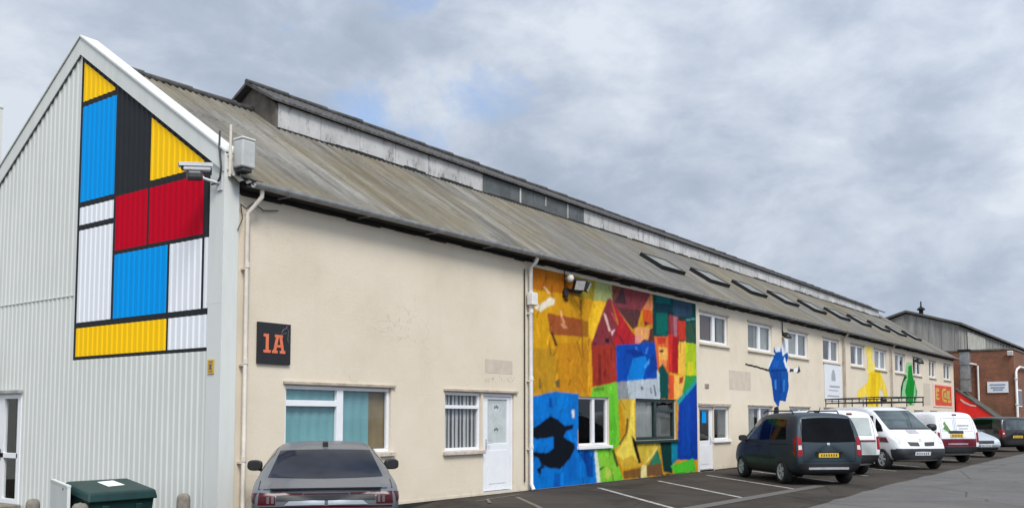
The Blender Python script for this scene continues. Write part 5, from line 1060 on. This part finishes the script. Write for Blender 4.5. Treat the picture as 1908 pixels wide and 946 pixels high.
# --- small panel vans (burgundy stripe or burgundy skirt)
def small_van(root, skirt):
    L = 4.38; o, bv = make_body('body', MPV, L, [M['p_white'], M['blackmatt']], (.92, 3.55), .315, root); h = L / 2; X = lambda v: v - h
    for k in ('L', 'R'):
        sg = 1 if k == 'L' else -1
        patch(bv, k, ((X(2.42), 1.10), (X(3.22), 1.09), (X(2.86), 1.58), (X(2.42), 1.64))).build('front_door_window', M['screen'], root)
        mb = MB()
        if skirt: patch(bv, k, ((X(.14), .56), (X(4.1), .56), (X(4.0), .88), (X(.14), .88)), .004, 40, 4, mb)
        else: patch(bv, k, ((X(.14), .90), (X(4.0), .84), (X(4.0), .92), (X(.14), .98)), .004, 40, 2, mb)
        mb.build('side_stripe', M['p_burg'], root)
        mb = MB()
        for xx in (2.33, 1.25): line_strip(bv, k, [(X(xx), 1.68), (X(xx), .34)], .012, mb)
        mb.build('panel_gap', M['signgrey'], root)
        mirror(root, X(3.12), sg * 1.0, 1.13, 'black')
        mb = MB(); patch(bv, 'rear', ((sg * .72, .74), (sg * .815, .72), (sg * .805, 1.10), (sg * .725, 1.08)), .008, 6, 12, mb); patch(bv, k, ((X(.10), .74), (X(.20), .76), (X(.22), 1.08), (X(.13), 1.10)), .008, 6, 12, mb); mb.build('tail_lamp', M['lamp_red'], root)
        patch(bv, 'front', ((sg * .40, .76), (sg * .66, .76), (sg * .70, .92), (sg * .45, .88)), .006).build('headlight', M['lamp_clear'], root)
    patch(bv, 'front', ((-.62, 1.17), (.62, 1.17), (.54, 1.72), (-.54, 1.72))).build('windscreen', M['screen'], root)
    patch(bv, 'rear', ((-.74, .34), (.74, .34), (.80, .58), (-.80, .58)), .012, 20, 4).build('rear_bumper', M['black'], root)
    if skirt: patch(bv, 'rear', ((-.71, .585), (.71, .585), (.71, .86), (-.71, .86)), .006, 20, 3).build('rear_stripe', M['p_burg'], root)
    else: patch(bv, 'rear', ((-.70, .93), (.70, .93), (.70, .99), (-.70, .99)), .006, 20, 2).build('rear_stripe', M['p_burg'], root)
    plate(bv, root, 'rear', -.22, .30, .82 if not skirt else .92, .93 if not skirt else 1.03, 'plate_y', .016)
    mb = MB(); z = 1.045 if skirt else .76; patch(bv, 'rear', ((-.25, z), (.33, z), (.33, z + .10), (-.25, z + .10)), .012, 8, 2, mb); mb.build('plate_recess', M['black'], root)
    mb = MB(); line_strip(bv, 'rear', [(.06, 1.66), (.06, .58)], .014, mb); line_strip(bv, 'rear', [(-.67, 1.64), (-.69, .6)], .012, mb); line_strip(bv, 'rear', [(.67, 1.64), (.69, .6)], .012, mb); line_strip(bv, 'rear', [(-.58, 1.60), (-.60, 1.12), (0, 1.12), (0, 1.6), (-.58, 1.6)], .010, mb); line_strip(bv, 'rear', [(.12, 1.6), (.12, 1.12), (.60, 1.12), (.58, 1.6), (.12, 1.6)], .010, mb); mb.build('rear_door_gap', M['signgrey'], root)
    if not skirt:
        for ya, yb in ((-.60, .0), (.12, .60)): patch(bv, 'rear', ((ya, 1.12), (yb, 1.12), (yb, 1.60), (ya, 1.60)), .007, 8, 8).build('reflecting_door_window', M['p_greywhite'], root)  # rear door windows, their reflections put in as flat pale grey
        patch(bv, 'rear', ((-.70, .60), (.70, .60), (.70, .92), (-.70, .92)), .004, 16, 4).build('lower_panel', M['p_greywhite'], root)
    patch(bv, 'rear', ((-.08, 1.685), (.10, 1.685), (.10, 1.73), (-.08, 1.73)), .014, 4, 2).build('high_brake_lamp', M['lamp_dkred'], root)
    if skirt:
        mb = MB(); patch(bv, 'rear', ((.22, 1.08), (.36, 1.06), (.52, 1.40), (.44, 1.48)), .008, 4, 5, mb); patch(bv, 'rear', ((.36, 1.12), (.56, 1.2), (.5, 1.30), (.40, 1.24)), .011, 4, 4, mb); mb.build('leaf_graphic', M['leaf'], root)
        mb = MB(); patch(bv, 'rear', ((-.5, 1.30), (-.05, 1.30), (-.05, 1.36), (-.5, 1.36)), .008, 4, 2, mb); patch(bv, 'rear', ((-.45, 1.2), (-.1, 1.2), (-.1, 1.24), (-.45, 1.24)), .008, 4, 2, mb); patch(bv, 'rear', ((-.42, .66), (.38, .66), (.38, .70), (-.42, .70)), .010, 6, 1, mb); mb.build('faded_lettering', M['signtext'], root)
    else:
        patch(bv, 'rear', ((.36, .70), (.56, .70), (.50, .86), (.40, .86)), .010, 4, 3).build('pale_sticker', M['paper'], root)
    for wx in (.92, 3.55):
        for sg in (-1, 1): wheel(root, X(wx), sg * .79, .315, rimmat='alloy')
    return bv
M['p_greywhite'] = plain('grey_panel_and_reflection', (.40, .44, .43), .4, 0, .12, 3)
M['leaf'] = plain('leaf_green', (.10, .22, .05), .5, 0, .3, 6)
def ladder_rack(root, x0, x1, w, z, n=7):
    b_ = MB()
    for sg in (-1, 1):
        b_.tube([(x0, sg * w, z), (x1, sg * w, z)], .022, 8); b_.tube([(x0 - .05, sg * w, z + .15), (x1 + .05, sg * w, z + .15)], .018, 8)
        for k in range(n):
            x = x0 + (x1 - x0) * k / (n - 1); b_.tube([(x, sg * w, z - .14 if k % 2 == 0 else z), (x, sg * w, z + .15)], .018, 6)
    for k in range(n + 2):
        x = x0 + (x1 - x0) * k / (n + 1); b_.tube([(x, -w, z + .005), (x, w, z + .005)], .016, 6)
    b_.tube([(x0 - .05, -w, z + .15), (x0 - .05, w, z + .15)], .018, 8); b_.tube([(x1 + .05, -w, z + .15), (x1 + .05, w, z + .15)], .018, 8)
    b_.tube([(x1 - .3, -w * .55, z + .07), (x1 - .3, -w * .75, z + .07)], .075, 10)
    b_.build('roof_rack', M['black'], root)
t2 = place('white panel van with thin burgundy stripe, half hidden behind the dark people carrier', 'van', 'panel_van', (18.92, -2.60), 52)
small_van(t2, False)
# --- larger van facing the camera
VAN = [(.08, .0, .03, .12, .42, .7, 1.12, 1.88, .82, .91, .90, .74), (.16, .08, .11, .2, .30, .7, 1.12, 1.95, .86, .95, .94, .80), U(1.0, .24, .7, 1.12, 1.98, .88, .955, .945, .82), U(2.5, .22, .7, 1.12, 1.98, .88, .955, .945, .80), U(3.05, .22, .7, 1.10, 1.92, .88, .955, .94, .76), U(3.55, .22, .68, 1.09, 1.60, .88, .95, .93, .73),
       (4.1, 4.1, 4.1, 4.12, .23, .66, 1.06, 1.25, .86, .94, .90, .74), (4.42, 4.46, 4.44, 4.42, .25, .62, .96, 1.12, .83, .91, .85, .66), (4.62, 4.70, 4.66, 4.60, .28, .56, .84, .97, .76, .84, .76, .56), (4.70, 4.79, 4.75, 4.7, .33, .52, .72, .80, .66, .74, .66, .45)]
def big_van(root):
    L = 4.8; o, bv = make_body('body', VAN, L, [M['p_white'], M['blackmatt']], (.95, 4.02), .325, root, .53); h = L / 2; X = lambda v: v - h
    for k in ('L', 'R'):
        sg = 1 if k == 'L' else -1
        patch(bv, k, ((X(2.72), 1.16), (X(3.62), 1.16), (X(3.28), 1.66), (X(2.72), 1.74))).build('front_door_window', M['tint'], root)
        patch(bv, k, ((X(3.68), 1.16), (X(3.98), 1.18), (X(3.78), 1.36), (X(3.42), 1.60)), nu=6).build('quarter_window', M['tint'], root)
        patch(bv, k, ((X(.1), .86), (X(4.35), .84), (X(4.2), 1.0), (X(.1), .98)), .005, 40, 3).build('side_stripe', M['p_burg'], root)
        patch(bv, k, ((X(1.4), .30), (X(3.6), .30), (X(3.6), .48), (X(1.4), .48)), .010).build('side_moulding', M['black'], root)
        mb = MB()
        for xx in (2.62, 1.5, 3.72): line_strip(bv, k, [(X(xx), 1.85 if xx < 3 else 1.1), (X(xx), .36)], .012, mb)
        mb.build('panel_gap', M['signgrey'], root)
        mirror(root, X(3.6), sg * 1.09, 1.30, 'black', 1.35)
        lp = patch(bv, 'front', ((sg * .50, .80), (sg * .72, .80), (sg * .76, 1.02), (sg * .62, .98)), .007).build('headlight', M['lamp_clear'], root)
        patch(bv, 'front', ((sg * .08, .74), (sg * .40, .74), (sg * .46, .86), (sg * .10, .85)), .012, 8, 4).build('grille', M['black'], root)
    patch(bv, 'front', ((-.70, 1.28), (.70, 1.28), (.62, 1.84), (-.62, 1.84)), .006, 20, 10).build('windscreen', M['screen'], root)
    patch(bv, 'front', ((-.70, 1.235), (.70, 1.235), (.70, 1.275), (-.70, 1.275)), .008, 20, 2).build('scuttle', M['black'], root)
    patch(bv, 'top', ((X(4.2), -.24), (X(4.42), -.24), (X(4.42), .12), (X(4.2), .12)), .006, 6, 6).build('bonnet_vent', M['signtext'], root)
    mb = MB(); patch(bv, 'front', ((-.76, .33), (.76, .33), (.82, .66), (-.82, .66)), .012, 24, 6, mb)
    for k in ('L', 'R'): patch(bv, k, ((X(4.42), .30), (X(4.72), .33), (X(4.70), .64), (X(4.44), .64)), .012, 8, 6, mb)
    mb.build('front_bumper', M['bumper'], root)
    plate(bv, root, 'front', -.26, .26, .46, .57, 'plate_w', .02)
    mb = MB(); line_strip(bv, 'front', [(-.66, 1.24), (-.56, 1.0), (-.42, .88)], .012, mb); line_strip(bv, 'front', [(.66, 1.24), (.56, 1.0), (.42, .88)], .012, mb); mb.build('bonnet_gap', M['signgrey'], root)
    patch(bv, 'front', ((-.05, .88), (.05, .88), (.04, .96), (-.04, .96)), .014, 3, 3).build('badge', M['chrome'], root)
    for sg in (-1, 1): patch(bv, 'rear', ((sg * .80, .8), (sg * .89, .8), (sg * .86, 1.3), (sg * .79, 1.3)), .008, 4, 8).build('tail_lamp', M['lamp_red'], root)
    for wx in (.95, 4.02):
        for sg in (-1, 1): wheel(root, X(wx), sg * .83, .325, rimmat='alloy')
    ladder_rack(root, X(.2), X(3.75), .72, 2.11, 9)
M['bumper'] = plain('bumper_grey', (.030, .032, .036), .6, 0, .15, 6)
t3 = place('white van with black roof rack facing out towards the road', 'van', 'delivery_van', (23.45, -3.42), 226)
big_van(t3)
t4 = place('white van with burgundy lower body and leaf graphic on its rear doors', 'van', 'panel_van', (28.75, -3.50), 48)
small_van(t4, True)

# --- coupe style hatchback in front, and other cars
COUPE = [(.12, .02, .03, .08, .38, .62, .80, .885, .72, .83, .80, .66), (.24, .10, .10, .18, .27, .62, .84, .935, .80, .905, .875, .73), U(.55, .22, .62, .88, .975, .83, .925, .90, .745), U(1.05, .20, .62, .91, 1.175, .84, .93, .90, .70), U(1.55, .19, .62, .92, 1.33, .84, .925, .89, .655), U(2.15, .18, .62, .92, 1.405, .84, .92, .885, .635),
         U(2.65, .18, .62, .92, 1.40, .84, .92, .88, .62), U(3.05, .18, .62, .91, 1.27, .84, .92, .88, .61), U(3.55, .19, .60, .89, 1.0, .83, .915, .86, .68), U(4.05, .21, .58, .82, .90, .80, .89, .82, .64), (4.3, 4.38, 4.36, 4.33, .25, .54, .72, .79, .72, .82, .74, .55), (4.42, 4.52, 4.49, 4.46, .30, .48, .60, .66, .62, .70, .62, .42)]
def coupe(root, paint_, front=False):
    L = 4.55; o, bv = make_body('body', COUPE, L, [M[paint_], M['blackmatt']], (.92, 3.66), .335, root, .50); h = L / 2; X = lambda v: v - h
    for k in ('L', 'R'):
        sg = 1 if k == 'L' else -1
        patch(bv, k, ((X(2.1), .965), (X(3.30), .96), (X(2.80), 1.26), (X(2.1), 1.325))).build('front_door_window', M['tint'], root)
        patch(bv, k, ((X(1.15), 1.0), (X(2.04), .965), (X(2.04), 1.325), (X(1.50), 1.24))).build('rear_door_window', M['tint'], root)
        mb = MB(); line_strip(bv, k, [(X(2.07), 1.33), (X(2.07), .32)], .01, mb); line_strip(bv, k, [(X(3.30), .93), (X(3.2), .36)], .01, mb); line_strip(bv, k, [(X(1.2), .95), (X(1.3), .6)], .01, mb); mb.build('panel_gap', M['blackmatt'], root)
        for xx in (1.45, 2.35):
            b_ = MB(); b_.box(X(xx) - .10, X(xx) + .08, min(sg * .895, sg * .94), max(sg * .895, sg * .94), .80, .825, 0, .008); b_.build('door_handle', M[paint_], root)
        mirror(root, X(3.02), sg * 1.02, 1.02, 'black', .95)
        mb = MB(); patch(bv, 'rear', ((sg * .60, .695), (sg * .80, .695), (sg * .79, .835), (sg * .60, .815)), .008, 10, 5, mb); patch(bv, 'rear', ((sg * .28, .806), (sg * .598, .80), (sg * .598, .832), (sg * .28, .826)), .008, 10, 2, mb); patch(bv, k, ((X(.06), .71), (X(.30), .76), (X(.28), .82), (X(.07), .83)), .008, 8, 4, mb)
        lp = mb.build('tail_lamp', M['lamp_dkred'], root)
        for j in range(3):
            a = .615 + .055 * j; mb = patch(bv, 'rear', ((sg * a, .71), (sg * (a + .032), .71), (sg * (a + .032), .79), (sg * a, .79)), .013, 2, 3); mb.build('lamp_segment', M['lamp_grey'] if j < 2 else M['lamp_dkred'], lp)
        lp = patch(bv, 'front', ((sg * .40, .62), (sg * .72, .62), (sg * .72, .74), (sg * .44, .70)), .006).build('headlight', M['lamp_clear'], root)
    patch(bv, 'rear', ((-.715, .985), (.715, .985), (.60, 1.285), (-.60, 1.285)), .005, 24, 12, bow=(-.01, .015)).build('rear_window', M['bluetint'], root)
    patch(bv, 'front', ((-.66, 1.02), (.66, 1.02), (.56, 1.33), (-.56, 1.33)), .005).build('windscreen', M['screen'], root)
    mb = MB(); patch(bv, 'rear', ((-.27, .808), (.27, .808), (.27, .822), (-.27, .822)), .012, 20, 1, mb); patch(bv, 'rear', ((-.79, .655), (.79, .655), (.79, .672), (-.79, .672)), .012, 24, 1, mb); mb.build('light_bar', M['lamp_dkred'], root)
    patch(bv, 'rear', ((-.59, .74), (.59, .74), (.59, .797), (-.59, .797)), .009, 16, 2).build('tail_panel', M['black'], root)
    plate(bv, root, 'rear', -.26, .26, .50, .60, 'plate_y', .014)
    mb = MB(); patch(bv, 'rear', ((-.50, .685), (-.02, .685), (-.02, .735), (-.44, .735)), .011, 10, 2, mb); patch(bv, 'rear', ((.02, .685), (.50, .685), (.44, .735), (.02, .735)), .011, 10, 2, mb); mb.build('bright_strip', M['p_light'], root)
    mb = MB(); line_strip(bv, 'rear', [(-.80, .95), (-.80, .87), (.80, .87), (.80, .95)], .010, mb); mb.build('tailgate_gap', M['blackmatt'], root)
    b_ = MB(); b_.prism([(X(.02), .872), (X(.30), .94), (X(.30), .958), (X(.0), .892)], lambda a, c: (a, -.66, c), lambda a, c: (a, .66, c)); b_.build('spoiler_lip', M[paint_], root)
    b_ = MB(); b_.prism([(X(1.62), 1.335), (X(1.90), 1.385), (X(1.72), 1.405), (X(1.62), 1.395)], lambda a, c: (a, -.035, c), lambda a, c: (a, .035, c)); b_.build('shark_fin_aerial', M['black'], root)
    patch(bv, 'rear', ((-.72, .32), (.72, .32), (.76, .46), (-.76, .46)), .010, 20, 4).build('rear_bumper', M['black'], root)
    if front:
        patch(bv, 'front', ((-.36, .56), (.36, .56), (.40, .68), (-.40, .68)), .010, 10, 3).build('grille', M['black'], root); plate(bv, root, 'front', -.26, .26, .44, .54, 'plate_w', .016)
        patch(bv, 'front', ((-.58, .30), (.58, .30), (.60, .42), (-.60, .42)), .010, 10, 3).build('lower_grille', M['black'], root)
    for wx in (.92, 3.66):
        for sg in (-1, 1): wheel(root, X(wx), sg * .81, .335)
t5 = place('mid grey fastback car seen from behind below the 1A sign', 'car', 'fastback_car', (.56, -1.72), 48.4)
coupe(t5, 'p_silver')
t6 = place('pale silver car facing out between the burgundy van and the dark far car', 'car', 'hatchback_car', (34.4, -3.37), 229)
coupe(t6, 'p_light', True)
t7 = place('dark charcoal car, last in the parked row by the brick building', 'car', 'estate_car', (42.2, -3.65), 45)
def dark_car(root):
    L = 4.38; o, bv = make_body('body', scaled(MPV, 1, 1.02, .91), L, [M['p_dark'], M['blackmatt']], (.92, 3.55), .33, root); h = L / 2; X = lambda v: v - h
    for k in ('L', 'R'):
        sg = 1 if k == 'L' else -1
        patch(bv, k, ((X(.7), 1.06), (X(2.28), 1.04), (X(2.28), 1.54), (X(.85), 1.52))).build('rear_side_window', M['tint'], root); patch(bv, k, ((X(2.38), 1.04), (X(3.2), 1.02), (X(2.86), 1.46), (X(2.38), 1.52))).build('front_door_window', M['screen'], root)
        mb = MB(); patch(bv, 'rear', ((sg * .68, .74), (sg * .83, .72), (sg * .82, 1.04), (sg * .70, 1.02)), .008, 6, 8, mb); patch(bv, k, ((X(.10), .74), (X(.24), .76), (X(.24), 1.02), (X(.13), 1.04)), .008, 6, 8, mb); lp = mb.build('tail_lamp', M['lamp_red'], root)
        patch(bv, 'rear', ((sg * .72, .84), (sg * .81, .84), (sg * .81, .90), (sg * .72, .90)), .012, 3, 3).build('reversing_lens', M['lamp_clear'], lp)
        mirror(root, X(3.1), sg * 1.0, 1.08, 'black')
    patch(bv, 'rear', ((-.62, 1.04), (.62, 1.04), (.52, 1.50), (-.52, 1.50))).build('rear_window', M['screen'], root)
    patch(bv, 'front', ((-.62, 1.10), (.62, 1.10), (.54, 1.60), (-.54, 1.60))).build('windscreen', M['screen'], root)
    patch(bv, 'rear', ((-.74, .34), (.74, .34), (.80, .56), (-.80, .56)), .010, 20, 4).build('rear_bumper', M['black'], root); plate(bv, root, 'rear', -.26, .26, .66, .77, 'plate_y')
    for wx in (.92, 3.55):
        for sg in (-1, 1): wheel(root, X(wx), sg * .80, .33)
dark_car(t7)
